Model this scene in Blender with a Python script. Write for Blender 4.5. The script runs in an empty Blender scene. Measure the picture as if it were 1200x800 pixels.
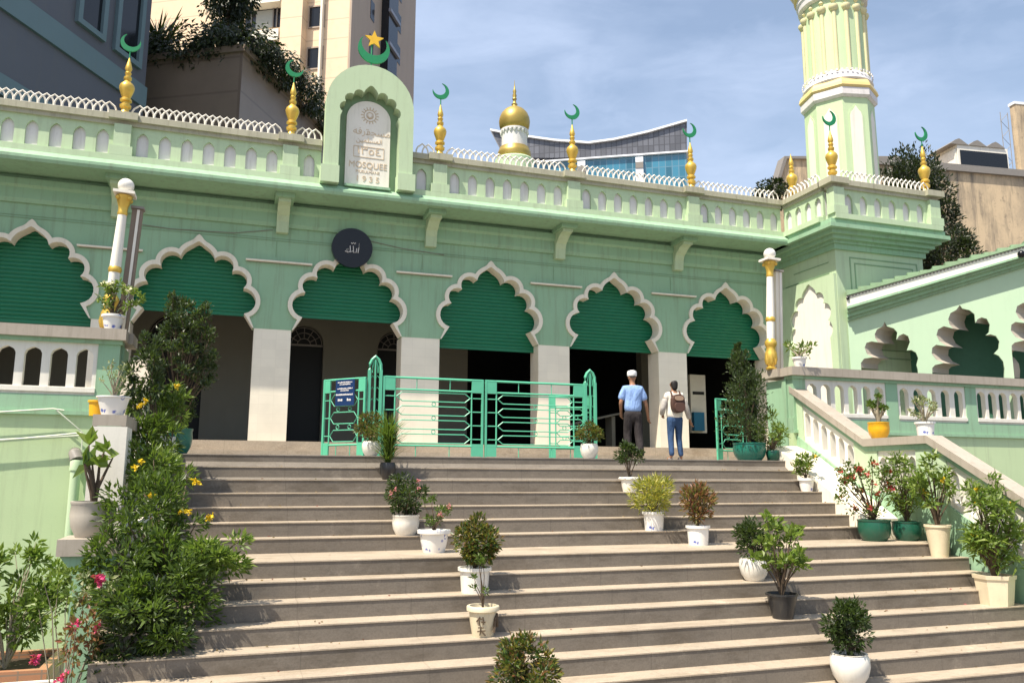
import bpy, bmesh, math, random
from mathutils import Vector, Matrix
from mathutils.geometry import tessellate_polygon
R = math.radians
PI = math.pi
scn = bpy.context.scene
COL = scn.collection

# ------------------------------------------------------------------ camera
CAMP = Vector((5.1199, -18.2754, -.3433))
F, PIT, YAW, ROLL = 960.79, .1652, .3261, .0033
FW = Vector((math.sin(YAW)*math.cos(PIT), math.cos(YAW)*math.cos(PIT), math.sin(PIT)))
RT0 = Vector((math.cos(YAW), -math.sin(YAW), 0)); UP0 = RT0.cross(FW)
RT = RT0*math.cos(ROLL)+UP0*math.sin(ROLL); UP = -RT0*math.sin(ROLL)+UP0*math.cos(ROLL)
cd = bpy.data.cameras.new('camera'); cam = bpy.data.objects.new('camera', cd); COL.objects.link(cam)
cd.sensor_width = 36; cd.lens = 36*F/1200; cd.clip_end = 3000; cd.clip_start = .1
m = Matrix((RT, UP, -FW)).transposed().to_4x4(); m.translation = CAMP
cam.matrix_world = m
scn.camera = cam

def ray(px, py): return FW + RT*((px-600)/F) + UP*((400-py)/F)
def at(px, py, d):                     # a surveyed point d metres away along the view axis
    return CAMP + ray(px, py)*d
def hit(px, py, p0, n):
    r = ray(px, py); return CAMP + r*((p0-CAMP).dot(n)/r.dot(n))
def ppm(x, y, z=0): return F/((Vector((x, y, z))-CAMP).dot(FW))   # size of a metre in photo pixels, used to size plants

# ------------------------------------------------------------------ node helpers
def newmat(name):
    m = bpy.data.materials.new(name); m.use_nodes = True
    nt = m.node_tree; nt.nodes.clear()
    out = nt.nodes.new('ShaderNodeOutputMaterial'); b = nt.nodes.new('ShaderNodeBsdfPrincipled')
    nt.links.new(b.outputs[0], out.inputs[0])
    return m, nt, b, out
def N(nt, t, **k):
    n = nt.nodes.new(t)
    for a, v in k.items():
        if a in n.inputs: n.inputs[a].default_value = v
        else: setattr(n, a, v)
    return n
def coords(nt, sc=(1, 1, 1), kind='Object'):
    tc = N(nt, 'ShaderNodeTexCoord'); mp = N(nt, 'ShaderNodeMapping')
    mp.inputs['Scale'].default_value = sc
    nt.links.new(tc.outputs[kind], mp.inputs[0]); return mp.outputs[0]
def noise(nt, sc, scale, detail=4, rough=.6):
    n = N(nt, 'ShaderNodeTexNoise'); n.inputs['Scale'].default_value = scale
    n.inputs['Detail'].default_value = detail; n.inputs['Roughness'].default_value = rough
    nt.links.new(coords(nt, sc), n.inputs['Vector']); return n.outputs['Fac']
def ramp(nt, fac, stops):
    r = N(nt, 'ShaderNodeValToRGB'); e = r.color_ramp.elements
    while len(e) < len(stops): e.new(.5)
    for i, (p, c) in enumerate(stops):
        e[i].position = p; e[i].color = (*c, 1) if len(c) == 3 else c
    nt.links.new(fac, r.inputs[0]); return r.outputs[0]
def mix(nt, fac, a, b, mode='MIX'):
    x = N(nt, 'ShaderNodeMix', data_type='RGBA', blend_type=mode)
    for s, v in ((x.inputs[0], fac), (x.inputs[6], a), (x.inputs[7], b)):
        if isinstance(v, (int, float)): s.default_value = v
        elif isinstance(v, tuple): s.default_value = (*v, 1)
        else: nt.links.new(v, s)
    return x.outputs[2]
def bump(nt, b, h, strength=.2, dist=.01):
    bp = N(nt, 'ShaderNodeBump'); bp.inputs['Strength'].default_value = strength; bp.inputs['Distance'].default_value = dist
    nt.links.new(h, bp.inputs['Height']); nt.links.new(bp.outputs[0], b.inputs['Normal'])
def paint(name, c, c2=None, rough=.65, stain=.35, sc=1.0, streak=True, grime=(.16, .14, .10), spec=.3, bumpy=.12):
    """wall paint: mottled colour, vertical rain streaks, fine bump"""
    m, nt, b, o = newmat(name)
    c2 = c2 or tuple(x*.86 for x in c)
    n1 = noise(nt, (1, 1, 1), .9*sc, 6); base = mix(nt, ramp(nt, n1, [(.35, (0, 0, 0)), (.7, (1, 1, 1))]), c, c2)
    if streak:
        n2 = noise(nt, (5, 5, .35), 1.6*sc, 6, .7)
        base = mix(nt, ramp(nt, n2, [(.50, (0, 0, 0)), (.78, (stain,)*3)]), base, grime)
        n3 = noise(nt, (1, 1, 1), 11, 5, .75)
        base = mix(nt, ramp(nt, n3, [(.6, (0, 0, 0)), (.78, (stain*.6,)*3)]), base, grime)
    nt.links.new(base, b.inputs['Base Color'])
    b.inputs['Roughness'].default_value = rough; b.inputs['Specular IOR Level'].default_value = spec
    bump(nt, b, noise(nt, (1, 1, 1), 35*sc, 5), bumpy, .01)
    return m
def plain(name, c, rough=.5, metal=0., var=.15, sc=8, bumpy=0.05, spec=.4):
    m, nt, b, o = newmat(name)
    n1 = noise(nt, (1, 1, 1), sc, 4)
    nt.links.new(mix(nt, n1, tuple(x*(1-var) for x in c), tuple(min(1, x*(1+var)) for x in c)), b.inputs['Base Color'])
    b.inputs['Roughness'].default_value = rough; b.inputs['Metallic'].default_value = metal
    b.inputs['Specular IOR Level'].default_value = spec
    if bumpy: bump(nt, b, noise(nt, (1, 1, 1), sc*5, 3), bumpy, .005)
    return m
def leafmat(name, cols, trans=.35, rough=.45):
    m, nt, b, o = newmat(name)
    g = N(nt, 'ShaderNodeNewGeometry')
    n = len(cols)
    c = ramp(nt, g.outputs['Random Per Island'], [(i/max(1, n-1), cc) for i, cc in enumerate(cols)])
    nt.links.new(c, b.inputs['Base Color']); b.inputs['Roughness'].default_value = rough
    t = N(nt, 'ShaderNodeBsdfTranslucent'); nt.links.new(mix(nt, .5, c, (.25, .4, .04), 'MIX'), t.inputs[0])
    mx = N(nt, 'ShaderNodeMixShader'); mx.inputs[0].default_value = trans
    nt.links.new(b.outputs[0], mx.inputs[1]); nt.links.new(t.outputs[0], mx.inputs[2]); nt.links.new(mx.outputs[0], o.inputs[0])
    return m

M = {}
M['mint'] = paint('mint_paint', (.295, .465, .305), (.255, .415, .265), stain=.5)
M['wingmint'] = paint('mint_paint_wing', (.43, .565, .40), (.40, .54, .38), stain=.08)
M['mint_hi'] = paint('mint_paint_clean', (.47, .58, .385), (.43, .54, .35), stain=.28)
M['mint_old'] = paint('mint_paint_weathered', (.25, .37, .225), (.19, .30, .175), stain=.55)
M['wallgreen'] = paint('mint_paint_low_wall', (.50, .61, .36), (.455, .565, .33), stain=.25)
M['cream'] = paint('cream_paint', (.80, .74, .62), (.74, .68, .56), stain=.25)
M['white'] = paint('white_paint', (.78, .74, .66), (.72, .68, .6), stain=.25)
M['cap'] = paint('rail_cap_stone', (.40, .35, .29), (.33, .285, .235), stain=.5, sc=1.6)
M['capb'] = paint('parapet_cap', (.42, .40, .30), (.34, .33, .24), stain=.6, sc=1.6)
M['niche'] = paint('niche_white', (.70, .67, .66), (.63, .6, .6), stain=.35)
M['gold'] = plain('gold_paint', (.70, .46, .09), rough=.38, metal=.55, var=.25, sc=6)
M['goldd'] = plain('gold_dome', (.42, .30, .08), rough=.42, metal=.55, var=.25, sc=3)
M['goldp'] = plain('ochre_paint', (.66, .51, .22), rough=.5, var=.12, sc=5)
M['yel'] = paint('pale_yellow_paint', (.68, .63, .38), (.62, .57, .34), stain=.2)
M['yelg'] = paint('pale_green_paint', (.50, .62, .38), (.47, .59, .36), stain=.12)
M['green'] = plain('crescent_green', (.015, .22, .085), rough=.45)
M['star'] = plain('star_yellow', (.75, .45, .03), rough=.5)
M['shut'] = plain('shutter_green', (.006, .15, .068), rough=.42, var=.12, sc=4)
M['gate'] = plain('gate_green', (.10, .43, .27), rough=.4, var=.12, sc=6)
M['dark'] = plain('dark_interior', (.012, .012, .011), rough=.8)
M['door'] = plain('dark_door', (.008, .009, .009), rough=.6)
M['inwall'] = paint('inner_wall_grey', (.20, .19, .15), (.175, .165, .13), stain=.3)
M['incream'] = plain('inner_cream', (.62, .58, .47), rough=.6)
M['blue'] = plain('blue_cloth', (.02, .13, .22), rough=.8)
M['black'] = plain('black_gloss', (.006, .006, .008), rough=.25, bumpy=0)
M['grey'] = plain('aged_metal', (.22, .2, .18), rough=.5)
M['brown'] = plain('brown_panel', (.22, .17, .13), rough=.6)
M['wire'] = plain('white_cable', (.6, .62, .5), rough=.5)
M['terra'] = paint('terracotta_brick', (.42, .2, .11), (.33, .15, .09), stain=.4)
M['soil'] = plain('soil', (.05, .033, .02), rough=.95, sc=30)
M['bark'] = plain('bark', (.10, .07, .045), rough=.9, sc=30, var=.4)
M['pale_bark'] = plain('pale_bark', (.28, .24, .17), rough=.85, sc=30, var=.3)
M['navy'] = plain('navy_sign', (.012, .035, .11), rough=.35)
M['skin'] = plain('skin', (.30, .15, .085), rough=.55, sc=20)
M['goldtext'] = plain('gilt_letters', (.58, .46, .32), rough=.5)

# tiles: cream with faint joints
def tilemat(name, c, j, w, h, mortar=.012):
    m, nt, b, o = newmat(name)
    bt = N(nt, 'ShaderNodeTexBrick'); bt.offset = 0
    tc = N(nt, 'ShaderNodeTexCoord'); sx = N(nt, 'ShaderNodeSeparateXYZ'); cx = N(nt, 'ShaderNodeCombineXYZ'); ad = N(nt, 'ShaderNodeMath', operation='ADD')
    nt.links.new(tc.outputs['Object'], sx.inputs[0]); nt.links.new(sx.outputs[0], ad.inputs[0]); nt.links.new(sx.outputs[1], ad.inputs[1])
    nt.links.new(ad.outputs[0], cx.inputs[0]); nt.links.new(sx.outputs[2], cx.inputs[1]); nt.links.new(cx.outputs[0], bt.inputs['Vector'])
    bt.inputs['Scale'].default_value = 1; bt.inputs['Brick Width'].default_value = w; bt.inputs['Row Height'].default_value = h
    bt.inputs['Mortar Size'].default_value = mortar; bt.inputs['Color1'].default_value = (*c, 1); bt.inputs['Color2'].default_value = (*[x*.95 for x in c], 1)
    bt.inputs['Mortar'].default_value = (*j, 1)
    n = noise(nt, (1, 1, 1), 1.5, 5)
    nt.links.new(mix(nt, ramp(nt, n, [(.45, (0, 0, 0)), (.8, (.3, .3, .3))]), bt.outputs[0], tuple(x*.6 for x in c)), b.inputs['Base Color'])
    b.inputs['Roughness'].default_value = .35
    return m
M['reveal'] = paint('reveal_shaded_cream', (.46, .41, .34), stain=.2)  # cream paint darkened: shade inside the wing openings is put into the colour
M['tile'] = tilemat('cream_tile', (.84, .77, .63), (.77, .70, .57), .3, .2, .004)
M['brick'] = tilemat('planter_brick', (.42, .2, .11), (.25, .18, .13), .24, .08, .01)

def stonemat(name, c, dk, sc=1.0, rough=.7):
    m, nt, b, o = newmat(name)
    big = noise(nt, (.6, 1, 1), .8*sc, 6, .65); fine = noise(nt, (1, 1, 1), 45*sc, 4, .8); mid = noise(nt, (1, 1, 2.5), 4*sc, 7, .75)
    a = mix(nt, ramp(nt, big, [(.3, (0, 0, 0)), (.72, (1, 1, 1))]), c, dk)
    a = mix(nt, ramp(nt, fine, [(.42, (0, 0, 0)), (.72, (.55, .55, .55))]), a, tuple(x*.42 for x in c))
    a = mix(nt, ramp(nt, mid, [(.52, (0, 0, 0)), (.75, (.6, .6, .6))]), a, tuple(x*.5 for x in dk))
    st1 = noise(nt, (.35, 1, 1), 2.2*sc, 8, .8); a = mix(nt, ramp(nt, st1, [(.50, (0, 0, 0)), (.68, (.7, .7, .7))]), a, (dk[0]*.55, dk[1]*.5, dk[2]*.42))
    st2 = noise(nt, (1, 1, 1), 1.3*sc, 9, .85); a = mix(nt, ramp(nt, st2, [(.57, (0, 0, 0)), (.64, (.45, .45, .45))]), a, tuple(min(1, x*1.35) for x in c))
    tc = N(nt, 'ShaderNodeTexCoord'); sx = N(nt, 'ShaderNodeSeparateXYZ'); nt.links.new(tc.outputs['Object'], sx.inputs[0])
    md = N(nt, 'ShaderNodeMath', operation='PINGPONG'); md.inputs[1].default_value = .62; nt.links.new(sx.outputs[0], md.inputs[0])
    a = mix(nt, ramp(nt, md.outputs[0], [(0, (.5, .5, .5)), (.008, (0, 0, 0))]), a, tuple(x*.35 for x in c))
    nt.links.new(a, b.inputs['Base Color']); b.inputs['Roughness'].default_value = rough
    bump(nt, b, fine, .25, .006)
    return m
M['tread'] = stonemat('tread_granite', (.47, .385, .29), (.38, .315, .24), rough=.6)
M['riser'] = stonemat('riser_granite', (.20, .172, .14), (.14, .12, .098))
M['ground'] = stonemat('ground_paving', (.20, .18, .16), (.16, .145, .13), .7)
M['plaza'] = stonemat('plaza_paving', (.34, .30, .26), (.28, .25, .215))

# stained old facade
m, nt, b, o = newmat('stained_render')
n1 = noise(nt, (1, 1, .5), .55, 8, .72); n2 = noise(nt, (1.4, 1.4, .16), 1.1, 6, .7); n3 = noise(nt, (1, 1, 1), 3.5, 6, .8)
a = mix(nt, ramp(nt, n1, [(.42, (0, 0, 0)), (.66, (1, 1, 1))]), (.56, .43, .28), (.34, .27, .19))
a = mix(nt, ramp(nt, n2, [(.47, (0, 0, 0)), (.66, (.95, .95, .95))]), a, (.14, .12, .10))
a = mix(nt, ramp(nt, n3, [(.55, (0, 0, 0)), (.72, (.7, .7, .7))]), a, (.12, .10, .085))
nt.links.new(a, b.inputs['Base Color']); b.inputs['Roughness'].default_value = .9; M['stained'] = m
M['purple'] = paint('slate_violet_render', (.105, .11, .137), (.095, .10, .125), stain=.15, sc=.4)
M['trim'] = paint('blue_grey_trim', (.13, .19, .22), (.12, .175, .2), stain=.15, sc=.4)
M['winglass'] = plain('dark_window', (.012, .014, .018), rough=.12, bumpy=0)
M['concrete'] = tilemat('brown_concrete', (.20, .15, .115), (.15, .11, .085), 8, 1.6, .05)
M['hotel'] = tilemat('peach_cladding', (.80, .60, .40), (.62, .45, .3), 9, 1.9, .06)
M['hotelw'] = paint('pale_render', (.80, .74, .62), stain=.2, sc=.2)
M['hotel_side'] = paint('beige_render_shaded', (.40, .32, .25), (.37, .29, .23), stain=.2, sc=.15)  # shade on the tower's side face is put into this darker colour
M['curtain'] = plain('pale_curtain', (.35, .36, .33), rough=.8)
M['roofgrey'] = plain('roof_panel', (.22, .23, .27), rough=.35, var=.3, sc=.3, bumpy=0)
M['roofwhite'] = plain('white_roof_edge', (.8, .82, .85), rough=.4, bumpy=0)
def glassgrid(name, c, line, w, h, rough=.12):
    m, nt, b, o = newmat(name)
    bt = N(nt, 'ShaderNodeTexBrick'); bt.offset = 0
    tc = N(nt, 'ShaderNodeTexCoord'); sx = N(nt, 'ShaderNodeSeparateXYZ'); cx = N(nt, 'ShaderNodeCombineXYZ')
    nt.links.new(tc.outputs['Object'], sx.inputs[0]); nt.links.new(sx.outputs[0], cx.inputs[0]); nt.links.new(sx.outputs[2], cx.inputs[1]); nt.links.new(cx.outputs[0], bt.inputs['Vector'])
    bt.inputs['Scale'].default_value = 1; bt.inputs['Brick Width'].default_value = w; bt.inputs['Row Height'].default_value = h
    bt.inputs['Mortar Size'].default_value = .12; bt.inputs['Color1'].default_value = (*c, 1); bt.inputs['Color2'].default_value = (*[x*.55 for x in c], 1); bt.inputs['Mortar'].default_value = (*line, 1)
    nt.links.new(bt.outputs[0], b.inputs['Base Color']); b.inputs['Roughness'].default_value = rough; b.inputs['Specular IOR Level'].default_value = .8
    return m
M['glass'] = glassgrid('blue_curtain_wall', (.05, .22, .33), (.12, .24, .32), 1.6, 3.2)
M['screen'] = glassgrid('roof_screen', (.12, .125, .15), (.04, .04, .05), 1.3, 2.4, .4)

LG = [(.04, .075, .010), (.065, .11, .014), (.10, .155, .022), (.035, .06, .012)]
M['leaf'] = leafmat('leaf_green', LG)
M['leafd'] = leafmat('leaf_dark', [(.014, .030, .008), (.026, .046, .010), (.042, .066, .014), (.018, .034, .010)], trans=.2)
M['leafb'] = leafmat('leaf_bright', [(.09, .16, .022), (.14, .21, .03), (.21, .27, .045), (.06, .11, .02)], trans=.4)
M['leafc'] = leafmat('leaf_croton', [(.02, .05, .012), (.04, .08, .015), (.22, .16, .02), (.05, .10, .015), (.16, .06, .02), (.03, .07, .015)], trans=.25)
M['leafy'] = leafmat('leaf_yellow', [(.25, .26, .03), (.45, .38, .04), (.14, .19, .03), (.50, .42, .06)], trans=.3)
M['leafr'] = leafmat('leaf_red', [(.22, .05, .03), (.12, .09, .03), (.30, .12, .06), (.10, .14, .03), (.28, .06, .05)], trans=.3)
M['leafp'] = leafmat('leaf_pale', [(.16, .20, .08), (.28, .30, .14), (.35, .34, .2), (.10, .15, .05)], trans=.3)
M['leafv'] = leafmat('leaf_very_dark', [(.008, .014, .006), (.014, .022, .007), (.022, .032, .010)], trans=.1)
M['fly'] = leafmat('petal_yellow', [(.75, .48, .01), (.85, .6, .02)], trans=.25)
M['flp'] = leafmat('petal_magenta', [(.65, .02, .12), (.55, .03, .16)], trans=.25)
M['flpk'] = leafmat('petal_pink', [(.65, .22, .25), (.7, .3, .3)], trans=.25)
M['flr'] = leafmat('petal_red', [(.55, .07, .05), (.45, .10, .06), (.5, .04, .08)], trans=.25)
M['flw'] = leafmat('petal_white', [(.75, .73, .55), (.8, .76, .45)], trans=.25)
for n, c, rg in [('pot_white', (.76, .73, .66), .3), ('pot_black', (.02, .02, .022), .35), ('pot_green', (.01, .09, .055), .3),
                 ('pot_teal', (.01, .14, .10), .3), ('pot_yellow', (.80, .42, .01), .3), ('pot_beige', (.62, .54, .38), .45), ('pot_cream', (.70, .60, .42), .6), ('pot_grey', (.42, .38, .32), .8)]:
    M[n] = paint(n, c, stain=.2, rough=rg, sc=3, spec=.5, bumpy=.04)
m, nt, b, o = newmat('pot_blue_white')            # glazed ware with blue brush marks
vn = N(nt, 'ShaderNodeTexVoronoi'); vn.inputs['Scale'].default_value = 9; nt.links.new(coords(nt), vn.inputs['Vector'])
nb = noise(nt, (1, 1, 1), 14, 3)
a = mix(nt, ramp(nt, vn.outputs['Distance'], [(.18, (1, 1, 1)), (.3, (0, 0, 0))]), (.76, .74, .70), mix(nt, ramp(nt, nb, [(.45, (0, 0, 0)), (.52, (1, 1, 1))]), (.76, .74, .70), (.10, .14, .42)))
nt.links.new(a, b.inputs['Base Color']); b.inputs['Roughness'].default_value = .2; M['pot_blue'] = m

# ------------------------------------------------------------------ mesh builder
class MB:
    def __init__(s): s.v = []; s.f = []
    def quad(s, a, b, c, d):
        i = len(s.v); s.v += [tuple(a), tuple(b), tuple(c), tuple(d)]; s.f.append((i, i+1, i+2, i+3))
    def box(s, x0, x1, y0, y1, z0, z1):
        i = len(s.v)
        s.v += [(x, y, z) for z in (z0, z1) for x, y in ((x0, y0), (x1, y0), (x1, y1), (x0, y1))]
        s.f += [tuple(i+k for k in q) for q in ((0, 3, 2, 1), (4, 5, 6, 7), (0, 1, 5, 4), (1, 2, 6, 5), (2, 3, 7, 6), (3, 0, 4, 7))]
        return s
    def obox(s, o, u, v, w):            # box from a corner and three edge vectors
        i = len(s.v); o, u, v, w = map(Vector, (o, u, v, w))
        s.v += [tuple(o+a) for a in (u*0, u, u+v, v, w, u+w, u+v+w, v+w)]
        s.f += [tuple(i+k for k in q) for q in ((0, 3, 2, 1), (4, 5, 6, 7), (0, 1, 5, 4), (1, 2, 6, 5), (2, 3, 7, 6), (3, 0, 4, 7))]
        return s
    def prism(s, pts, axis, a, b, fn=None):
        """closed 2D outline pushed along an axis: 'y' takes (x,z), 'x' takes (y,z), 'z' takes (x,y)"""
        def P(p, t):
            q = (p[0], t, p[1]) if axis == 'y' else (t, p[0], p[1]) if axis == 'x' else (p[0], p[1], t)
            return tuple(fn(q)) if fn else q
        n = len(pts); i = len(s.v)
        s.v += [P(p, a) for p in pts]+[P(p, b) for p in pts]
        for t in tessellate_polygon([[Vector((p[0], p[1], 0)) for p in pts]]):
            s.f.append((i+t[0], i+t[1], i+t[2])); s.f.append((i+n+t[2], i+n+t[1], i+n+t[0]))
        for k in range(n): s.f.append((i+k, i+(k+1) % n, i+n+(k+1) % n, i+n+k))
        return s
    def tube(s, pts, r, n=6, cap=True):
        pts = [Vector(p) for p in pts]; rs = r if isinstance(r, (list, tuple)) else [r]*len(pts)
        i0 = len(s.v)
        for k, p in enumerate(pts):
            d = (pts[min(k+1, len(pts)-1)]-pts[max(k-1, 0)]).normalized()
            a = d.cross(Vector((0, 0, 1)));
            if a.length < .05: a = d.cross(Vector((1, 0, 0)))
            a.normalize(); c = d.cross(a)
            for j in range(n):
                t = 2*PI*j/n; s.v.append(tuple(p+a*(math.cos(t)*rs[k])+c*(math.sin(t)*rs[k])))
        for k in range(len(pts)-1):
            for j in range(n): s.f.append((i0+k*n+j, i0+k*n+(j+1) % n, i0+(k+1)*n+(j+1) % n, i0+(k+1)*n+j))
        if cap:
            s.f.append(tuple(i0+j for j in range(n))); s.f.append(tuple(i0+(len(pts)-1)*n+j for j in reversed(range(n))))
        return s
    def lathe(s, prof, c=(0, 0, 0), n=24, rot=0, squash=(1, 1)):
        i0 = len(s.v)
        for r, z in prof:
            for j in range(n):
                t = 2*PI*j/n+rot; s.v.append((c[0]+math.cos(t)*r*squash[0], c[1]+math.sin(t)*r*squash[1], c[2]+z))
        for k in range(len(prof)-1):
            for j in range(n): s.f.append((i0+k*n+j, i0+k*n+(j+1) % n, i0+(k+1)*n+(j+1) % n, i0+(k+1)*n+j))
        s.f.append(tuple(i0+j for j in reversed(range(n)))); s.f.append(tuple(i0+(len(prof)-1)*n+j for j in range(n)))
        return s
    def ball(s, c, r, n=16, k=10):
        return s.lathe([(max(1e-4, r*math.sin(PI*i/k)), -r*math.cos(PI*i/k)) for i in range(k+1)], c, n)
    def build(s, name, mat, parent=None, fixn=True, smooth=30, loc=None):
        me = bpy.data.meshes.new(name)
        off = Vector((0, 0, 0))
        if parent is not None:
            p = parent
            while p is not None: off = off+p.location; p = p.parent
        me.from_pydata([tuple(Vector(v)-off) for v in s.v] if parent is not None else s.v, [], s.f)
        if fixn:
            bm = bmesh.new(); bm.from_mesh(me); bmesh.ops.recalc_face_normals(bm, faces=bm.faces); bm.to_mesh(me); bm.free()
        if smooth:
            me.polygons.foreach_set('use_smooth', [True]*len(me.polygons)); me.set_sharp_from_angle(angle=R(smooth))
        me.materials.append(M[mat] if isinstance(mat, str) else mat)
        o = bpy.data.objects.new(name, me); COL.objects.link(o)
        if parent is not None: o.parent = parent
        return o
def tag(o, label=None, cat=None, group=None, kind=None):
    if label: o['label'] = label
    if cat: o['category'] = cat
    if group: o['group'] = group
    if kind: o['kind'] = kind
    return o
def thing(name, loc, label, cat, group=None):
    o = bpy.data.objects.new(name, None); COL.objects.link(o); o.location = loc; o.empty_display_size = .1
    return tag(o, label, cat, group)
def dup(o, parent, loc=None, kids=True):
    c = o.copy(); COL.objects.link(c); c.parent = parent
    if loc is not None: c.location = loc
    if kids:
        for ch in [k for k in COL.objects if k.parent == o]:
            g = ch.copy(); COL.objects.link(g); g.parent = c
    return c
def text(s, size, name, mat, parent, loc, depth=.008, rot=(R(90), 0, 0), align='CENTER', sx=1):
    cu = bpy.data.curves.new(name, 'FONT'); cu.body = s; cu.size = size; cu.extrude = depth; cu.align_x = align
    ob = bpy.data.objects.new(name, cu); COL.objects.link(ob); bpy.context.view_layer.update()
    me = bpy.data.meshes.new_from_object(ob.evaluated_get(bpy.context.evaluated_depsgraph_get()))
    bpy.data.objects.remove(ob)
    o = bpy.data.objects.new(name, me); me.materials.clear(); me.materials.append(M[mat]); COL.objects.link(o); o.parent = parent
    off = Vector((0, 0, 0)); p = parent
    while p is not None: off = off+p.location; p = p.parent
    o.location = Vector(loc)-off; o.rotation_euler = rot; o.scale = (sx, 1, 1)
    return o

# ------------------------------------------------------------------ sky, sun
SUN = Vector((-.50, -.245, 1)).normalized()
w = bpy.data.worlds.new('World'); scn.world = w; w.use_nodes = True; nt = w.node_tree; nt.nodes.clear()
sky = nt.nodes.new('ShaderNodeTexSky'); sky.sky_type = 'NISHITA'; sky.sun_disc = False
sky.sun_elevation = math.asin(SUN.z); sky.sun_rotation = math.atan2(SUN.x, SUN.y) % (2*PI)
sky.air_density = 1.3; sky.dust_density = 2.2; sky.ozone_density = 1.3; sky.altitude = 10
tc = nt.nodes.new('ShaderNodeTexCoord')
def wn(scale, sc, det=8, dist=0, off=(0, 0, 0)):
    mp = nt.nodes.new('ShaderNodeMapping'); mp.inputs['Scale'].default_value = sc; mp.inputs['Rotation'].default_value = (.3, .2, .5); mp.inputs['Location'].default_value = off
    nt.links.new(tc.outputs['Generated'], mp.inputs[0])
    n = nt.nodes.new('ShaderNodeTexNoise'); n.inputs['Scale'].default_value = scale; n.inputs['Detail'].default_value = det; n.inputs['Roughness'].default_value = .55; n.inputs['Distortion'].default_value = dist
    nt.links.new(mp.outputs[0], n.inputs['Vector']); return n.outputs['Fac']
c1 = ramp(nt, wn(2.1, (1, 1, 2.6), 9, .3), [(.36, (.20, .20, .20)), (.78, (.85, .85, .85))])
c2 = ramp(nt, wn(5.5, (1, 1, 3.2), 9, .6, (3, 1, 2)), [(.45, (0, 0, 0)), (.85, (.35, .35, .35))])
cm = mix(nt, 1., c1, c2, 'ADD')
skyc = mix(nt, cm, sky.outputs[0], (4.6, 5.4, 7.0))
bg = nt.nodes.new('ShaderNodeBackground'); bg.inputs[1].default_value = .1
wo = nt.nodes.new('ShaderNodeOutputWorld'); nt.links.new(skyc, bg.inputs[0]); nt.links.new(bg.outputs[0], wo.inputs[0])
ld = bpy.data.lights.new('sun', 'SUN'); ld.energy = 5.0; ld.angle = R(.5); ld.color = (1, .92, .78)
lo = bpy.data.objects.new('sun', ld); COL.objects.link(lo); lo.rotation_euler = SUN.to_track_quat('Z', 'Y').to_euler()
vs = scn.view_settings; vs.view_transform = 'Standard'; vs.look = 'None'; vs.gamma = 1; vs.exposure = .76
scn.cycles.max_bounces = 6; scn.cycles.diffuse_bounces = 3; scn.cycles.transparent_max_bounces = 6

# ------------------------------------------------------------------ ground, stairs, plaza
Y0, T, RZ, LW = -5.21, .323, .185, .743
XL, XR = 4.30, 14.95
def sy(k): return Y0-k*T-(LW if k > 6 else 0)         # y of the nosing of step k
def sz(k): return -k*RZ
NST = 16
mb = MB(); mb.quad((-900, -900, -NST*RZ), (900, -900, -NST*RZ), (900, 900, -NST*RZ), (-900, 900, -NST*RZ))
tag(mb.build('ground', 'ground', smooth=0), kind='structure')
ris, trd = MB(), MB()
for k in range(NST):
    x0, x1 = (XL, XR) if k < 7 else (3.97, 15.62)
    back = sy(k-1)-.002 if k else -2
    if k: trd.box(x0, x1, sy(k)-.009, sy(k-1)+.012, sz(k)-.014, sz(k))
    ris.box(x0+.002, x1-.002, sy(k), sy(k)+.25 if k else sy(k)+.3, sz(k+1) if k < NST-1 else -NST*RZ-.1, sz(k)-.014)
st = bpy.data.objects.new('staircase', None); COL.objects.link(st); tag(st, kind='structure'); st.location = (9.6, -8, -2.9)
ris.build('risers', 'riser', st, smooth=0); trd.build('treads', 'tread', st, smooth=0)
# solid body below the stairs
mb = MB(); mb.prism([(-4.6, -.04), (Y0+.1, -.04), (sy(6)+.2, sz(7)-.05), (sy(7)+.2, sz(8)-.05), (sy(15)+.1, -2.98), (-4.6, -2.98)], 'x', XL+.01, XR-.01)
mb.build('stair_body', 'riser', st, smooth=0)
mb = MB(); mb.box(-8, 30, -4.6, -.72, -.4, -.001); mb.box(XL, XR, Y0-.009, -4.6, -.014, 0)
tag(mb.build('plaza', 'plaza', smooth=0), kind='structure')
mb = MB(); mb.box(-3, 19, -.72, -.34, -.3, .2); mb.box(-3, 19, -.34, 12.9, -.3, .41)
tag(mb.build('veranda_floor', 'tread', smooth=0), kind='structure')

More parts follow.
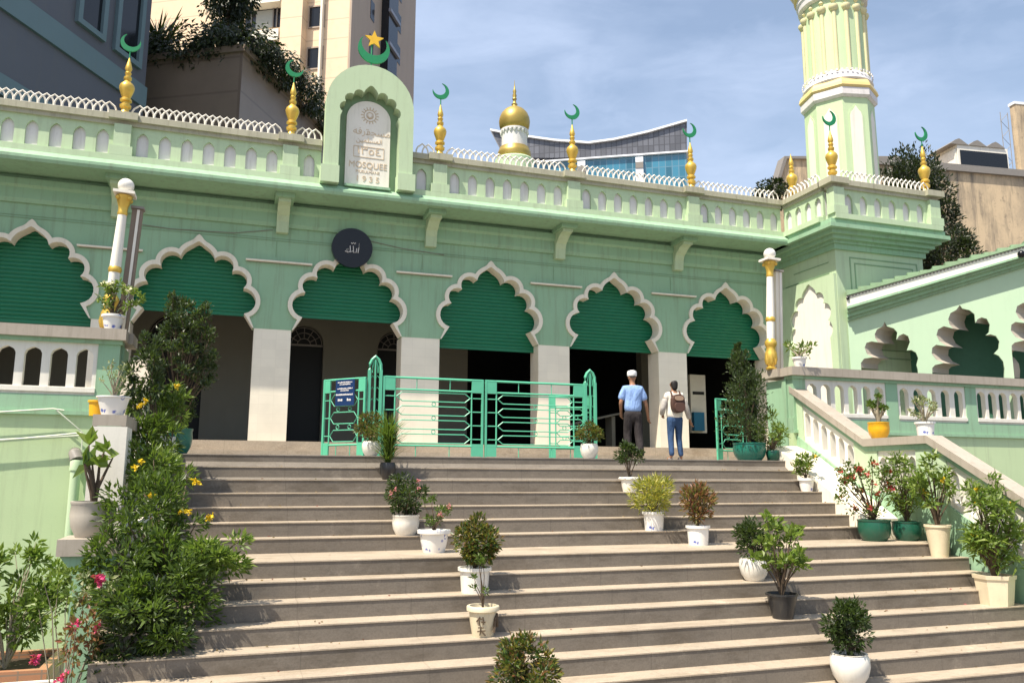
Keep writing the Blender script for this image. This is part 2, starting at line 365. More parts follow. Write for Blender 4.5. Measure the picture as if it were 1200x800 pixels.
# ------------------------------------------------------------------ cusped arch outline
def arch_lobes(cus, top, rad):
    """cus: cusp points from the crown down the right side; returns list of (cx,cz,r) circles, right side"""
    out = []
    for (ax, az), (bx, bz), r in zip(cus[:-1], cus[1:], rad):
        mx, mz = (ax+bx)/2, (az+bz)/2; dx, dz = bx-ax, bz-az; L = math.hypot(dx, dz); r = max(r, L/2+.002)
        h = math.sqrt(r*r-L*L/4); nx, nz = dz/L, -dx/L        # points inward for a clockwise run
        out.append((mx+nx*h, mz+nz*h, r))
    return out
def arch_outline(cus, rad, top, jamb, band=0., tip=.06, n=9):
    """half outline right of centre from apex to jamb foot (x>=0), relative to arch centre"""
    L = arch_lobes(cus, top, rad); pts = []
    ctr = (0, cus[0][1]-.2*cus[0][0], 0)      # crown lobe
    r0 = math.hypot(cus[0][0], cus[0][1]-ctr[1]); C = [(0, ctr[1], r0)]+L
    C = [(a, b, r+band) for a, b, r in C]
    def inter(c1, c2, near):
        d = math.hypot(c2[0]-c1[0], c2[1]-c1[1]); a = (c1[2]**2-c2[2]**2+d*d)/(2*d); h2 = c1[2]**2-a*a
        h = math.sqrt(max(0, h2)); ux, uz = (c2[0]-c1[0])/d, (c2[1]-c1[1])/d; px, pz = c1[0]+a*ux, c1[1]+a*uz
        c = [(px-uz*h, pz+ux*h), (px+uz*h, pz-ux*h)]
        return min(c, key=lambda q: (q[0]-near[0])**2+(q[1]-near[1])**2)
    ends = [(0, C[0][1]+C[0][2])]
    for i in range(len(C)-1):
        nr = (cus[i][0]+band*.7, cus[i][1]+band*.8); ends.append(inter(C[i], C[i+1], nr))
    last = cus[-1]; ends.append((last[0]+band*.9, last[1]-band*.1))
    for i, (cx, cz, r) in enumerate(C):
        a0 = math.atan2(ends[i][1]-cz, ends[i][0]-cx); a1 = math.atan2(ends[i+1][1]-cz, ends[i+1][0]-cx)
        while a1 > a0: a1 -= 2*PI
        for k in range(n+1):
            if i and k == 0: continue
            a = a0+(a1-a0)*k/n; x, z = cx+math.cos(a)*r, cz+math.sin(a)*r
            if i == 0: z += (tip+band*.45)*math.exp(-(x/.085)**2)+.0
            pts.append((max(0, x), z))
    pts.append((jamb[0]+band*.25, jamb[1]))
    return pts
CUS = [(.34, 4.29), (.71, 4.04), (.96, 3.69), (1.0, 3.13)]
RAD = [.22, .21, .275]
JAMB = (1.19, 2.83)
def full(half, cx): return [(cx-x, z) for x, z in reversed(half[1:])]+[(cx+x, z) for x, z in half]   # left foot .. apex .. right foot
H_IN = arch_outline(CUS, RAD, 4.56, JAMB, 0, .07)
H_MID = arch_outline(CUS, RAD, 4.56, JAMB, .04, .07)
H_OUT = arch_outline(CUS, RAD, 4.56, JAMB, .095, .09)
AX = [1.03, 4.2, 7.42, 10.75, 14.0, 17.25]
SHB = [2.72, 3.14, 3.19, 2.68, 2.84, 2.82]

# ------------------------------------------------------------------ mosque hall
mq = thing('mosque', (9.5, 0, 0), 'long mint green mosque hall with scalloped arches, gold finials and a tall minaret', 'mosque')
# wall over the columns, one outline with cusped notches
poly = [(-3, 2.83)]
for cx in AX: poly += full(H_MID, cx)
poly += [(19.0, 2.83), (19.0, 5.74), (-3, 5.74)]
MB().prism(poly, 'y', 0, .3).build('facade_wall', 'mint', mq, smooth=0)
mb = MB()
for cx in AX: pass
xs = [-3]+[v for cx in AX for v in (cx-1.22, cx+1.22)]+[18.99]
for i in range(0, len(xs), 2):
    MB().box(xs[i], xs[i+1], 0.004, .56, .41, 2.832).build('column', 'tile', mq, smooth=0)
mb = MB(); mb.box(-3, 18.98, -.012, -.001, 4.81, 4.822); mb.box(-3, 18.98, -.012, -.001, 4.86, 4.866)
for cx in (5.8, 9.08, 12.37, 15.62, 2.62): mb.box(cx-.006, cx+.006, -.009, -.001, 4.45, 4.81)
mb.build('wall_groove', 'mint_old', mq, smooth=0)
for i, cx in enumerate(AX):
    mb = MB(); a = full(H_IN, cx); b_ = full(H_OUT, cx); n = len(a)
    for k in range(n-1):
        mb.quad((a[k][0], -.05, a[k][1]), (a[k+1][0], -.05, a[k+1][1]), (b_[k+1][0], -.05, b_[k+1][1]), (b_[k][0], -.05, b_[k][1]))
        mb.quad((a[k][0], -.05, a[k][1]), (a[k+1][0], -.05, a[k+1][1]), (a[k+1][0], .302, a[k+1][1]), (a[k][0], .302, a[k][1]))
        mb.quad((b_[k][0], -.05, b_[k][1]), (b_[k+1][0], -.05, b_[k+1][1]), (b_[k+1][0], .003, b_[k+1][1]), (b_[k][0], .003, b_[k][1]))
    mb.build('arch_moulding', 'cream', mq, smooth=25, fixn=False)
    mb = MB(); z = SHB[i]; mb.box(cx-1.3, cx+1.3, .33, .37, z, z+.07); z += .07
    pr = []
    while z < 4.75:
        pr += [(.345, z), (.325, z+.02), (.325, z+.055), (.345, z+.075)]; z += .085
    pr = pr+[(.36, 4.8), (.36, SHB[i]+.07)]
    mb.prism(pr, 'x', cx-1.32, cx+1.32)
    mb.build('roller_shutter', 'shut', mq, smooth=0)
# interior
mb = MB(); Wy = 3.2
doors = [(3.0, 4.32, 3.0), (6.25, 7.22, 3.05), (8.62, 9.55, 3.05)]
poly = [(-3, .41)]
for a, b_, zs in doors:
    r = (b_-a)/2; poly += [(a, .41)]+[((a+b_)/2-r*math.cos(t), zs+r*math.sin(t)) for t in [PI*k/12 for k in range(13)]]+[(b_, .41)]
poly += [(11.1, .41), (11.1, 5.2), (-3, 5.2)]
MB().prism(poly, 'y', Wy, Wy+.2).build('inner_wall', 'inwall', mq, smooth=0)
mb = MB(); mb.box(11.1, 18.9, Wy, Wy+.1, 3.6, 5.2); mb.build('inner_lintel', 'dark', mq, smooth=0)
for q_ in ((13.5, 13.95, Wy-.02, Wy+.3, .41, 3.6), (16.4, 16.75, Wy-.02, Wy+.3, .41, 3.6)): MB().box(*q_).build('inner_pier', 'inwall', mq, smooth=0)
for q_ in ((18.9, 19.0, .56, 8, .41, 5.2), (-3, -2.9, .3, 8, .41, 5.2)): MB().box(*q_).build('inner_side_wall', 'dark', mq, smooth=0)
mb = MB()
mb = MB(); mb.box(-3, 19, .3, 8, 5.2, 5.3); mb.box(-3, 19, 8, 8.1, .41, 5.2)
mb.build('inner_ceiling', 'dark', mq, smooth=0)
for a, b_, zs in doors:
    d = MB(); d.box(a-.05, b_+.05, Wy+.22, Wy+.27, .41, zs+(b_-a)/2+.1)
    dd = d.build('door', 'door', mq, smooth=0)
    g = MB(); r = (b_-a)/2; cx = (a+b_)/2
    g.box(a, b_, Wy+.16, Wy+.19, zs-.03, zs+.02)
    for k in range(1, 6):
        t = PI*k/6; g.tube([(cx+math.cos(t)*r*.35, Wy+.175, zs+math.sin(t)*r*.35), (cx+math.cos(t)*r*.97, Wy+.175, zs+math.sin(t)*r*.97)], .012, 4)
    for rr in (.35, .66, .94):
        g.tube([(cx+math.cos(PI*k/12)*r*rr, Wy+.175, zs+math.sin(PI*k/12)*r*rr) for k in range(13)], .012, 4)
    g.build('fanlight', 'grey', dd, smooth=0)
# eave, soffit, parapet
mb = MB()
mb.prism([(0.0, 5.12), (-.06, 5.12), (-.09, 5.2), (-.09, 5.42), (-.15, 5.47), (-.15, 5.6), (-.02, 5.6)], 'x', -3, 18.99)
mb.build('cornice_moulding', 'mint', mq, smooth=0)
EY = -1.0
mb = MB(); mb.prism([(0.3, 5.74), (0.0, 5.70), (EY+.08, 5.70), (EY+.08, 5.68), (EY, 5.68), (EY-.03, 5.74), (EY-.03, 5.80), (EY+.05, 5.86), (EY+.12, 5.93), (.3, 5.93)], 'x', -3, 18.72)
mb.build('eave', 'mint', mq, smooth=0)
FX = [2.65, 5.96, 9.28, 12.6, 15.9]
def bracket(cx):
    p = [(-.001, 4.98), (-.15, 4.98), (-.17, 5.22), (-.22, 5.34), (-.46, 5.50), (-.64, 5.53), (-.64, 5.60), (-.001, 5.60)]
    b = MB(); b.prism(p, 'x', cx-.13, cx+.13)
    b2 = MB(); b2.box(cx-.20, cx+.20, -.76, -.002, 5.602, 5.697)
    br = b.build('bracket', 'mint_hi', mq, smooth=0); b2.build('bracket_plate', 'mint', br, smooth=0)
for cx in (2.6, 5.9, 9.25, 12.5, 15.8): bracket(cx)

def parapet(o, ux, length, pillars, name_parent, zb=5.93, first=None):
    """parapet wall along a horizontal direction: o = start corner of the front face, ux = unit direction, outward = ux rotated -90deg"""
    ox, oy = o; dx, dy = ux; nx, ny = dy, -dx
    def fn(q):      # q=(u, depth(outwards negative y), z)
        return (ox+dx*q[0]-nx*q[1], oy+dy*q[0]-ny*q[1], q[2])
    # q[1] negative = outwards
    b = MB(); b.prism([(0, zb), (length, zb), (length, 6.06), (0, 6.06)], 'y', -.16, .2, fn); b.build('parapet_base', 'mint_hi', name_parent, smooth=0)
    wall, nich = MB(), MB(); ped = MB()
    cuts = [0]+[c for c in pillars]+[length]
    W2 = .16
    segs = []
    for i in range(len(cuts)-1):
        a = cuts[i]+(W2 if i > 0 or cuts[0] in pillars else 0); e = cuts[i+1]-(W2 if i < len(cuts)-2 else 0)
        if e-a > .3: segs.append((a, e))
    for a, e in segs:
        n = max(1, int(round((e-a-.06)/.405))); p = (e-a)/n; hw = min(.115, p*.3)
        poly = [(a, 6.12)]
        for k in range(n):
            c = a+p*(k+.5)
            poly += [(c-hw, 6.12), (c-hw, 6.46), (c-hw*.85, 6.54), (c-hw*.45, 6.60), (c, 6.635), (c+hw*.45, 6.60), (c+hw*.85, 6.54), (c+hw, 6.46), (c+hw, 6.12)]
        poly += [(e, 6.12), (e, 6.74), (a, 6.74)]
        wall.prism(poly, 'y', 0, .06, fn)
        wall.prism([(a, 6.06), (e, 6.06), (e, 6.12), (a, 6.12)], 'y', -.02, .06, fn)
        nich.prism([(a, 6.1), (e, 6.1), (e, 6.72), (a, 6.72)], 'y', .062, .12, fn)
    wall.build('parapet_panel', 'mint_hi', name_parent, smooth=0); nich.build('niche_back', 'niche', name_parent, smooth=0)
    for c in pillars:
        ped = MB(); ped.prism([(c-W2, 6.06), (c+W2, 6.06), (c+W2, 6.74), (c-W2, 6.74)], 'y', -.12, .12, fn)
        ped.prism([(c-W2-.05, 6.062), (c+W2+.05, 6.062), (c+W2+.05, 6.26), (c-W2-.05, 6.26)], 'y', -.16, .10, fn)
        ped.build('pedestal', 'mint_hi', name_parent, smooth=0)
    e0 = 0
    c = MB(); c.prism([(e0, 6.74), (length, 6.74), (length, 6.83), (e0, 6.83)], 'y', -.05, .2, fn)
    c.prism([(e0, 6.83), (length, 6.83), (length, 6.96), (e0, 6.96)], 'y', -.10, .26, fn)
    for q in pillars: c.prism([(q-.27, 6.832), (q+.27, 6.832), (q+.27, 6.985), (q-.27, 6.985)], 'y', -.19, .3, fn)
    c.build('parapet_cap', 'capb', name_parent, smooth=0)
    # white interlaced cresting
    cr = MB(); pt = .142; u = .1; hh = .25
    while u+2*pt < length:
        if not any(abs(u+pt-q) < .20 for q in pillars):
            L = []
            for k in range(9):
                s = k/8; ang = PI*s
                x = u+pt-pt*math.cos(ang)*(1 if True else 0); z = 6.955+hh*(math.sin(ang)**.75)*(.88)+(.035 if k == 4 else 0)
                L.append(fn((x, -.04, z)))
            cr.tube(L, .019, 4, False)
        u += pt
    cr.prism([(0.02, 6.955), (length-.02, 6.955), (length-.02, 6.985), (.02, 6.985)], 'y', -.055, -.025, fn)
    cr.build('cresting', 'white', name_parent, smooth=0)
parapet((-3, -.70), (1, 0), 9.62, [5.65, 8.96], mq)
parapet((8.62, -.70), (1, 0), 9.97, [.66, 3.98, 7.28], mq)

def crescent(parent, c, Rr, ang, mat='green', th=.035, horn=.0):
    off = .34*Rr; ri = .80*Rr; n = 26
    # opening towards +u: outer arc then inner arc
    d = off; xi = (Rr*Rr-ri*ri+d*d)/(2*d); yi = math.sqrt(max(0, Rr*Rr-xi*xi)); a0 = math.atan2(yi, xi); b0 = math.atan2(yi, xi-d)
    P = [(Rr*math.cos(a0+(2*PI-2*a0)*k/n), Rr*math.sin(a0+(2*PI-2*a0)*k/n)) for k in range(n+1)]
    Q = [(d+ri*math.cos(-b0-(2*PI-2*b0)*k/n), ri*math.sin(-b0-(2*PI-2*b0)*k/n)) for k in range(1, n)]
    ca, sa = math.cos(ang), math.sin(ang)
    pts = [(c[0]+x*ca-y*sa, c[2]+x*sa+y*ca) for x, y in P+Q]
    b = MB(); b.prism(pts, 'y', c[1]-th/2, c[1]+th/2)
    return b.build('crescent', mat, parent, smooth=0)
FIN = [(.12, 0), (.12, .03), (.085, .07), (.08, .12), (.12, .15), (.125, .20), (.085, .23), (.08, .27), (.125, .29), (.125, .33), (.085, .36), (.11, .42), (.155, .54), (.165, .60), (.145, .66), (.08, .72),
       (.06, .75), (.085, .78), (.085, .83), (.05, .85), (.06, .89), (.075, .92), (.05, .95), (.06, .98), (.078, 1.02), (.06, 1.10), (.03, 1.2), (.012, 1.28), (.004, 1.33)]
def finial(x, y, z, sc, ang, parent, cres=True):
    b = MB(); b.lathe([(r*sc*.92, h*sc) for r, h in FIN], (x, y, z), 20)
    f = b.build('finial', 'gold', parent, smooth=40)
    if cres:
        q = MB(); q.tube([(x, y, z+1.2*sc), (x, y, z+1.5*sc)], .014, 6); q.build('finial_rod', 'green', f)
        crescent(f, (x, y, z+1.62*sc), .20*sc, ang)
    return f
UL, UR = R(128), R(62)
for x, a in zip(FX, (R(70), R(52), UL, UL, UL)): finial(x, -.72, 6.985, .98, a, mq)
# hall roof and outer walls
mb = MB(); mb.box(-3, 19.2, .32, 13, 5.76, 5.93); mb.box(-3.1, -2.8, .31, 13, .0, 5.75); mb.box(-3, 21.7, 12.9, 13.1, 0, 5.75)
mb.build('roof', 'mint_old', mq, smooth=0)
# ---- corner tower
TX0, TX1, TY0, TY1 = 19.0, 21.75, -2.2, 1.2
tw = MB(); tw.box(TX0, TX1, TY0, TY1, -.3, 5.42)
tw.build('tower_wall', 'mint_hi', mq, smooth=0)
gr = MB()      # incised panel frames, thin proud beads
def frame(mbx, plane, p, a0, a1, z0, z1, t=.03, d=.012):
    for (u0, u1, w0, w1) in ((a0, a1, z0, z0+t), (a0, a1, z1-t, z1), (a0, a0+t, z0+t, z1-t), (a1-t, a1, z0+t, z1-t)):
        if plane == 'y': mbx.box(u0, u1, p-d, p-.001, w0, w1)
        else: mbx.box(p-d, p-.001, u0, u1, w0, w1)
frame(gr, 'y', TY0, TX0+.42, TX1-.2, 2.6, 5.12); frame(gr, 'y', TY0, TX0+.56, TX1-.34, 2.8, 4.98)
gr.box(TX0-.012, TX0-.001, -1.95, -.6, 5.0, 5.02); gr.box(TX0-.012, TX0-.001, -1.95, -.25, 4.72, 4.74)
gr.build('tower_groove', 'mint_old', mq, smooth=0)
# blind cusped niche on the tower's flank
half = arch_outline([(.28, 4.30), (.52, 4.0), (.66, 3.55), (.70, 3.1)], [.2, .24, .26], 4.55, (.72, 2.8), 0, .07)
cyy = -1.22; pl = full(half, cyy)
band = full(arch_outline([(.28, 4.30), (.52, 4.0), (.66, 3.55), (.70, 3.1)], [.2, .24, .26], 4.55, (.72, 2.8), .0, .07), cyy)
b = MB(); b.prism([(cyy-.72, 1.2)]+pl+[(cyy+.72, 1.2)], 'x', TX0-.006, TX0+.02); b.build('blind_niche', 'white', mq, smooth=0)
b = MB(); wallp = [(TY0+.02, 1.2), (cyy-.745, 1.2)]+pl+[(cyy+.745, 1.2), (-.01, 1.2), (-.01, 4.68), (TY0+.02, 4.68)]
b.prism(wallp, 'x', TX0-.07, TX0-.007); b.build('niche_surround', 'mint_hi', mq, smooth=0)
def ringbox(b, off, z0, z1):        # band round the tower (back side open to the roof)
    b.box(TX0-off, TX1+off, TY0-off, TY1, z0, z1)
cm_ = MB()
for off, z0, z1 in ((.06, 5.28, 5.42), (.12, 5.42, 5.5), (.22, 5.5, 5.6), (.33, 5.6, 5.70), (.48, 5.70, 5.80), (.40, 5.80, 5.93)):
    ringbox(cm_, off, z0, z1)
cm_.build('tower_cornice', 'mint', mq, smooth=0)
parapet((TX0-.30, TY0-.30), (1, 0), 3.35, [.17, 3.18], mq)
parapet((TX0-.30, -.70), (0, -1), 1.53, [], mq)
parapet((TX1+.30, TY0-.02), (0, 1), 3.4, [3.2], mq)
finial(TX0-.13, TY0-.24, 6.985, 1.0, UL, mq); finial(TX1+.05, TY0-.24, 6.985, 1.0, UL, mq)
finial(18.80, -.98, 6.96, .95, UL, mq, False); finial(TX1+.1, 1.2, 6.985, .95, UL, mq, False)
b = MB()
for c in ((TX1+.1, 1.2),): b.box(c[0]-.17, c[0]+.17, c[1]-.17, c[1]+.17, 5.93, 6.985)
b.build('rear_pedestal', 'mint_hi', mq, smooth=0)
# ---- minaret on the tower
MX, MY = 20.56, -.9
mn = bpy.data.objects.new('minaret', None); COL.objects.link(mn); mn.parent = mq; mn.location = (MX-9.5, MY, 5.93)
ro = R(10)
b = MB(); b.lathe([(.93, 5.93), (.91, 9.75)], (MX, MY, 0), 8, ro); b.build('octagonal_base', 'yelg', mn, smooth=0)
b = MB()
for zz, r0, r1 in ((9.75, 1.14, 1.2), (9.83, 1.22, 1.22), (9.97, 1.24, 1.24)): pass
b.lathe([(.93, 9.74), (1.0, 9.80), (1.0, 9.98), (.97, 10.02)], (MX, MY, 0), 8, ro)
b.build('carved_band', 'niche', mn, smooth=0)
b = MB(); b.lathe([(1.0, 10.0), (1.04, 10.05), (1.02, 10.14), (.97, 10.24), (.93, 10.27)], (MX, MY, 0), 8, ro); b.build('gilded_ring', 'goldp', mn, smooth=0)
b = MB(); b.lathe([(.90, 10.26), (.93, 10.30), (.88, 10.44), (.86, 10.50), (.84, 10.54)], (MX, MY, 0), 32); 
b.build('dentil_ring', 'niche', mn)
b = MB()
for k in range(44):
    t = 2*PI*k/44; c, s = math.cos(t), math.sin(t); b.obox((MX+c*.90-s*.03, MY+s*.90+c*.03, 10.50), (s*.06, -c*.06, 0), (c*.03, s*.03, 0), (0, 0, .05))
b.build('dentil', 'niche', mn, smooth=0)
b = MB(); b.lathe([(.82, 10.5), (.81, 12.75)], (MX, MY, 0), 40); b.build('round_shaft', 'yelg', mn)
for k in range(16):
    t = 2*PI*(k+.25)/16; c, s = math.cos(t), math.sin(t); b = MB()
    b.lathe([(.058, 10.52), (.058, 12.28)], (MX+c*.81, MY+s*.81, 0), 8)
    b.lathe([(.03, 12.28), (.09, 12.31), (.13, 12.40), (.12, 12.46), (.03, 12.49), (.02, 12.55), (.07, 12.6), (.03, 12.68)], (MX+c*.81, MY+s*.81, 0), 10)
    b.build('half_column', 'yel', mn, smooth=50)
for k in range(8):
    t = ro+PI/8+2*PI*k/8+0; c, s = math.cos(t), math.sin(t); ap = .92*math.cos(PI/8); b = MB()
    hw = .17
    prof = [(-hw, 6.2), (-hw, 9.2), (-hw*.8, 9.32), (-hw*.45, 9.38), (0, 9.50), (hw*.45, 9.38), (hw*.8, 9.32), (hw, 9.2), (hw, 6.2)]
    fn = lambda q: (MX+c*(ap+q[1])-s*q[0], MY+s*(ap+q[1])+c*q[0], q[2])
    b.prism([(x*1.22, 6.2 if z < 7 else z+.05) for x, z in prof], 'y', -.03, .006, fn)
    o1 = b.build('niche_frame', 'yelg', mn, smooth=0)
    b = MB(); b.prism(prof, 'y', -.02, .012, fn); b.build('niche_panel', 'white', o1, smooth=0)
b = MB(); b.lathe([(.84, 12.72), (.92, 12.76), (.93, 12.92), (.96, 12.95), (.96, 13.08)], (MX, MY, 0), 40); b.build('upper_band', 'niche', mn)
b = MB(); b.lathe([(.97, 13.08), (1.02, 13.14), (1.02, 13.25), (1.2, 13.6), (1.25, 13.7)], (MX, MY, 0), 40); b.build('balcony_corbel', 'goldp', mn)
b = MB(); b.lathe([(1.27, 13.7), (1.27, 14.6), (1.15, 14.6), (1.15, 13.8), (.8, 13.8), (.8, 17), (.9, 17.1), (.95, 17.6), (.8, 18.3), (.3, 18.9), (.04, 19.6)], (MX, MY, 0), 32); b.build('balcony', 'yelg', mn)
# ---- golden dome on the roof
DX, DY = 13.05, 5.0
dm = bpy.data.objects.new('roof_dome', None); COL.objects.link(dm); dm.parent = mq; dm.location = (DX-9.5, DY, 5.93)
b = MB(); b.lathe([(.62, 5.93), (.62, 9.5), (.58, 9.55)], (DX, DY, 0), 24); b.build('drum', 'mint_hi', dm)
b = MB(); b.lathe([(.40, 9.5), (.44, 9.55), (.52, 9.62), (.53, 9.72), (.52, 9.8), (.50, 9.83), (.47, 9.93)], (DX, DY, 0), 24); b.build('dome_base', 'goldd', dm)
b = MB(); b.lathe([(.41, 9.9), (.40, 10.45), (.45, 10.47), (.45, 10.52)], (DX, DY, 0), 20)
for k in range(20):
    t = 2*PI*k/20; b.lathe([(.035, 10.38), (.05, 10.44), (.02, 10.5)], (DX+.415*math.cos(t), DY+.415*math.sin(t), 0), 6)
b.build('lantern', 'niche', dm)
b = MB(); b.lathe([(.38, 10.5), (.44, 10.56), (.48, 10.68), (.495, 10.82), (.475, 10.96), (.415, 11.10), (.31, 11.22), (.18, 11.30), (.09, 11.35), (.08, 11.38), (.10, 11.42), (.06, 11.46), (.045, 11.55), (.075, 11.6), (.05, 11.66), (.07, 11.72), (.04, 11.8), (.06, 11.86), (.03, 11.95), (.012, 12.1), (.004, 12.25)], (DX, DY, 0), 32)
b.build('dome_shell', 'goldd', dm, smooth=50)
# ---- name plaque over the eave
PX = 7.62
fr = bpy.data.objects.new('plaque_arch', None); COL.objects.link(fr); fr.parent = mq; fr.location = (PX-9.5, -.9, 5.93)
def rounded(hw, z0, z1, flat=1.0, n=20): return [(PX+hw, z0)]+[(PX+hw*math.cos(PI*k/n), z1-hw*flat+hw*flat*math.sin(PI*k/n)) for k in range(n+1)]+[(PX-hw, z0)]
outer = rounded(.97, 5.93, 8.78, 1.02)
ih = arch_outline([(.16, 8.10), (.38, 8.03), (.55, 7.84), (.62, 7.60)], [.118, .13, .13], 8.32, (.66, 7.50), 0, .06, 8)
inner = [(PX-.66, 5.93)]+full(ih, PX)+[(PX+.66, 5.93)]
b = MB(); b.prism(outer+inner, 'y', -1.03, -.70); b.build('arch_frame', 'mint_hi', fr, smooth=35)
b = MB(); b.prism(rounded(.93, 5.93, 8.74, 1.02), 'y', -.699, -.5); b.build('niche_wall', 'mint_old', fr, smooth=0)
for e_ in (-1, 1): MB().box(PX+e_*.64, PX+e_*1.03, -1.08, -.74, 5.935, 6.32).build('arch_foot', 'mint_hi', fr, smooth=0)
b = MB(); b.prism(rounded(.49, 5.99, 8.02, .9), 'y', -.80, -.702); pq = b.build('plaque', 'white', fr, smooth=0)
b = MB(); b.box(PX-.5, PX+.5, -.95, -.72, 5.935, 5.99); b.build('plaque_sill', 'mint', fr, smooth=0)
b = MB()
for rr in (.135, .075): b.tube([(PX+.02+rr*math.cos(2*PI*k/20), -.805, 7.68+rr*math.sin(2*PI*k/20)) for k in range(21)], .008, 4)
for k in range(16):
    t = 2*PI*k/16; b.tube([(PX+.02+.15*math.cos(t), -.805, 7.68+.15*math.sin(t)), (PX+.02+.2*math.cos(t), -.805, 7.68+.2*math.sin(t))], .009, 4)
b.build('emblem', 'goldtext', pq, smooth=0)
crescent(pq, (PX+.02, -.805, 7.67), .055, R(90), 'goldtext', .012)
text('\ufeea\ufed3\ufead\ufe97', .22, 'arabic_line', 'goldtext', pq, (PX-.17, -.802, 7.22), .004)
text('\ufea9\ufea0\ufeb4\ufee3', .22, 'arabic_line', 'goldtext', pq, (PX+.22, -.802, 7.22), .004)
text('\ufee6\ufef4\ufee4\ufee0\ufeb4\ufee4\ufedf\ufe8d', .15, 'arabic_line', 'goldtext', pq, (PX+.02, -.802, 7.04), .006)
text('\u0661\u0663\u0665\u0664', .24, 'arabic_date', 'goldtext', pq, (PX+.02, -.802, 6.76), .005, sx=1.2)
b = MB(); frame(b, 'y', -.80, PX-.32, PX+.36, 6.68, 6.94, .012, .008); b.build('date_frame', 'goldtext', pq, smooth=0)
text('MOSQUEE', .20, 'name_line', 'goldtext', pq, (PX+.01, -.802, 6.44), .006, sx=.93)
text('MUSULMANE', .09, 'name_line', 'goldtext', pq, (PX+.01, -.802, 6.32), .004)
text('1 9 3 5', .19, 'year', 'goldtext', pq, (PX+.01, -.802, 6.12), .006)
b = MB(); b.tube([(PX, -.85, 8.7), (PX, -.85, 9.5)], .02, 6); rod = b.build('emblem_rod', 'green', fr)
crescent(rod, (PX+.05, -.85, 9.28), .36, R(88), 'green', .05)
sp = []
for k in range(10):
    r_ = .22 if k % 2 == 0 else .095; t = PI/2+PI*k/5; sp.append((PX+.05+r_*math.cos(t), 9.50+r_*math.sin(t)))
b = MB(); b.prism(sp, 'y', -.88, -.84); b.build('star', 'star', rod, smooth=0)

# ---- wing at the right, running towards the street
wg = thing('side_wing', (19.3, -6, 0), 'low mint green side wing with leaf shaped scalloped openings and ledged white cornice', 'building')
class Face:
    """a wall plane through corner E running along u; pixel survey gives (s,z) on it"""
    def __init__(s, E, u): s.E = Vector((E[0], E[1], 0)); s.u = Vector((u[0], u[1], 0)).normalized(); s.n = s.u.cross(Vector((0, 0, 1))).normalized()
    def sz(s, px, py): q = hit(px, py, s.E, s.n); return ((q-s.E).dot(s.u), q.z)
    def slab(s, b, s0, s1, z0, z1, d0, d1):
        if s0 > s1: s0, s1 = s1, s0
        o = s.E+s.u*s0+s.n*d0; b.obox((o.x, o.y, z0), s.u*(s1-s0), s.n*(d1-d0), (0, 0, z1-z0))
    def P(s, p, d): return tuple(s.E+s.u*p[0]+s.n*d+Vector((0, 0, p[1])))
    def poly(s, b, pts, d0, d1):
        n = len(pts); i = len(b.v)
        for d in (d0, d1): b.v += [s.P(p, d) for p in pts]
        for t_ in tessellate_polygon([[Vector((p[0], p[1], 0)) for p in pts]]): b.f.append((i+t_[0], i+t_[1], i+t_[2])); b.f.append((i+n+t_[2], i+n+t_[1], i+n+t_[0]))
        for k in range(n): b.f.append((i+k, i+(k+1) % n, i+n+(k+1) % n, i+n+k))
W0 = Vector((19.22, -2.23, 0)); W1 = at(1200, 300, 19.0); fw = Face(W0, W1-W0)
sw_ = 1 if (CAMP-fw.E).dot(fw.n) > 0 else -1
WL = fw.sz(1200, 320)[0]+.5
def zl(p0, p1):                 # the wing's ledges climb gently towards the street
    a, za = fw.sz(*p0); c, zc = fw.sz(*p1); return lambda q: za+(zc-za)*(q-a)/(c-a)
zt1, zt0 = zl((990, 342), (1200, 285)), zl((990, 377), (1200, 313))
def sc(x, y): return fw.sz(980+x/4.445, 270+y/4.445)
AO = [(130, 715), (128, 690), (145, 667), (190, 660), (160, 643), (148, 610), (157, 585), (185, 577), (217, 582), (203, 560), (200, 540), (212, 515), (240, 500), (252, 475), (264, 498), (300, 510), (318, 530), (314, 568), (327, 548), (350, 537), (375, 550), (384, 580), (368, 624), (392, 622), (415, 635), (427, 665), (418, 700), (425, 725)]
BO = [(500, 740), (500, 715), (515, 700), (560, 690), (520, 672), (497, 640), (500, 610), (520, 595), (575, 602), (538, 577), (522, 545), (530, 515), (560, 498), (607, 510), (590, 490), (583, 462), (595, 430), (625, 414), (643, 388), (657, 406), (695, 415), (720, 435), (726, 480), (735, 463), (757, 452), (785, 460), (800, 490), (797, 528), (778, 546), (803, 540), (832, 549), (850, 577), (846, 615), (822, 640), (847, 652), (870, 682), (877, 720), (875, 760)]
HA = [sc(*p) for p in AO]; HB = [sc(*p) for p in BO]
dC = sc(643, 388)[0]-sc(252, 475)[0]; dz_ = zt0(dC)-zt0(0); HC_ = [(a+dC*1.02, z+dz_*1.02) for a, z in HB]
kc = next(i for i, q_ in enumerate(HC_) if q_[0] > WL-.08 or i > 20); HC_ = HC_[:kc]+[(WL-.07, HC_[kc-1][1])]
poly = [(0, .0)]
for H in (HA, HB): poly += [(H[0][0], 0.)]+H+[(H[-1][0], 0.)]
poly += [(HC_[0][0], 0.)]+HC_+[(HC_[-1][0], 0.)]
poly += [(WL, 0.), (WL, zt0(WL)), (0, zt0(0))]
b = MB(); fw.poly(b, poly, -.07*sw_, 0); b.build('wing_wall', 'wingmint', wg, smooth=0)
b = MB()
RVL = Vector((.62, .12, 0))
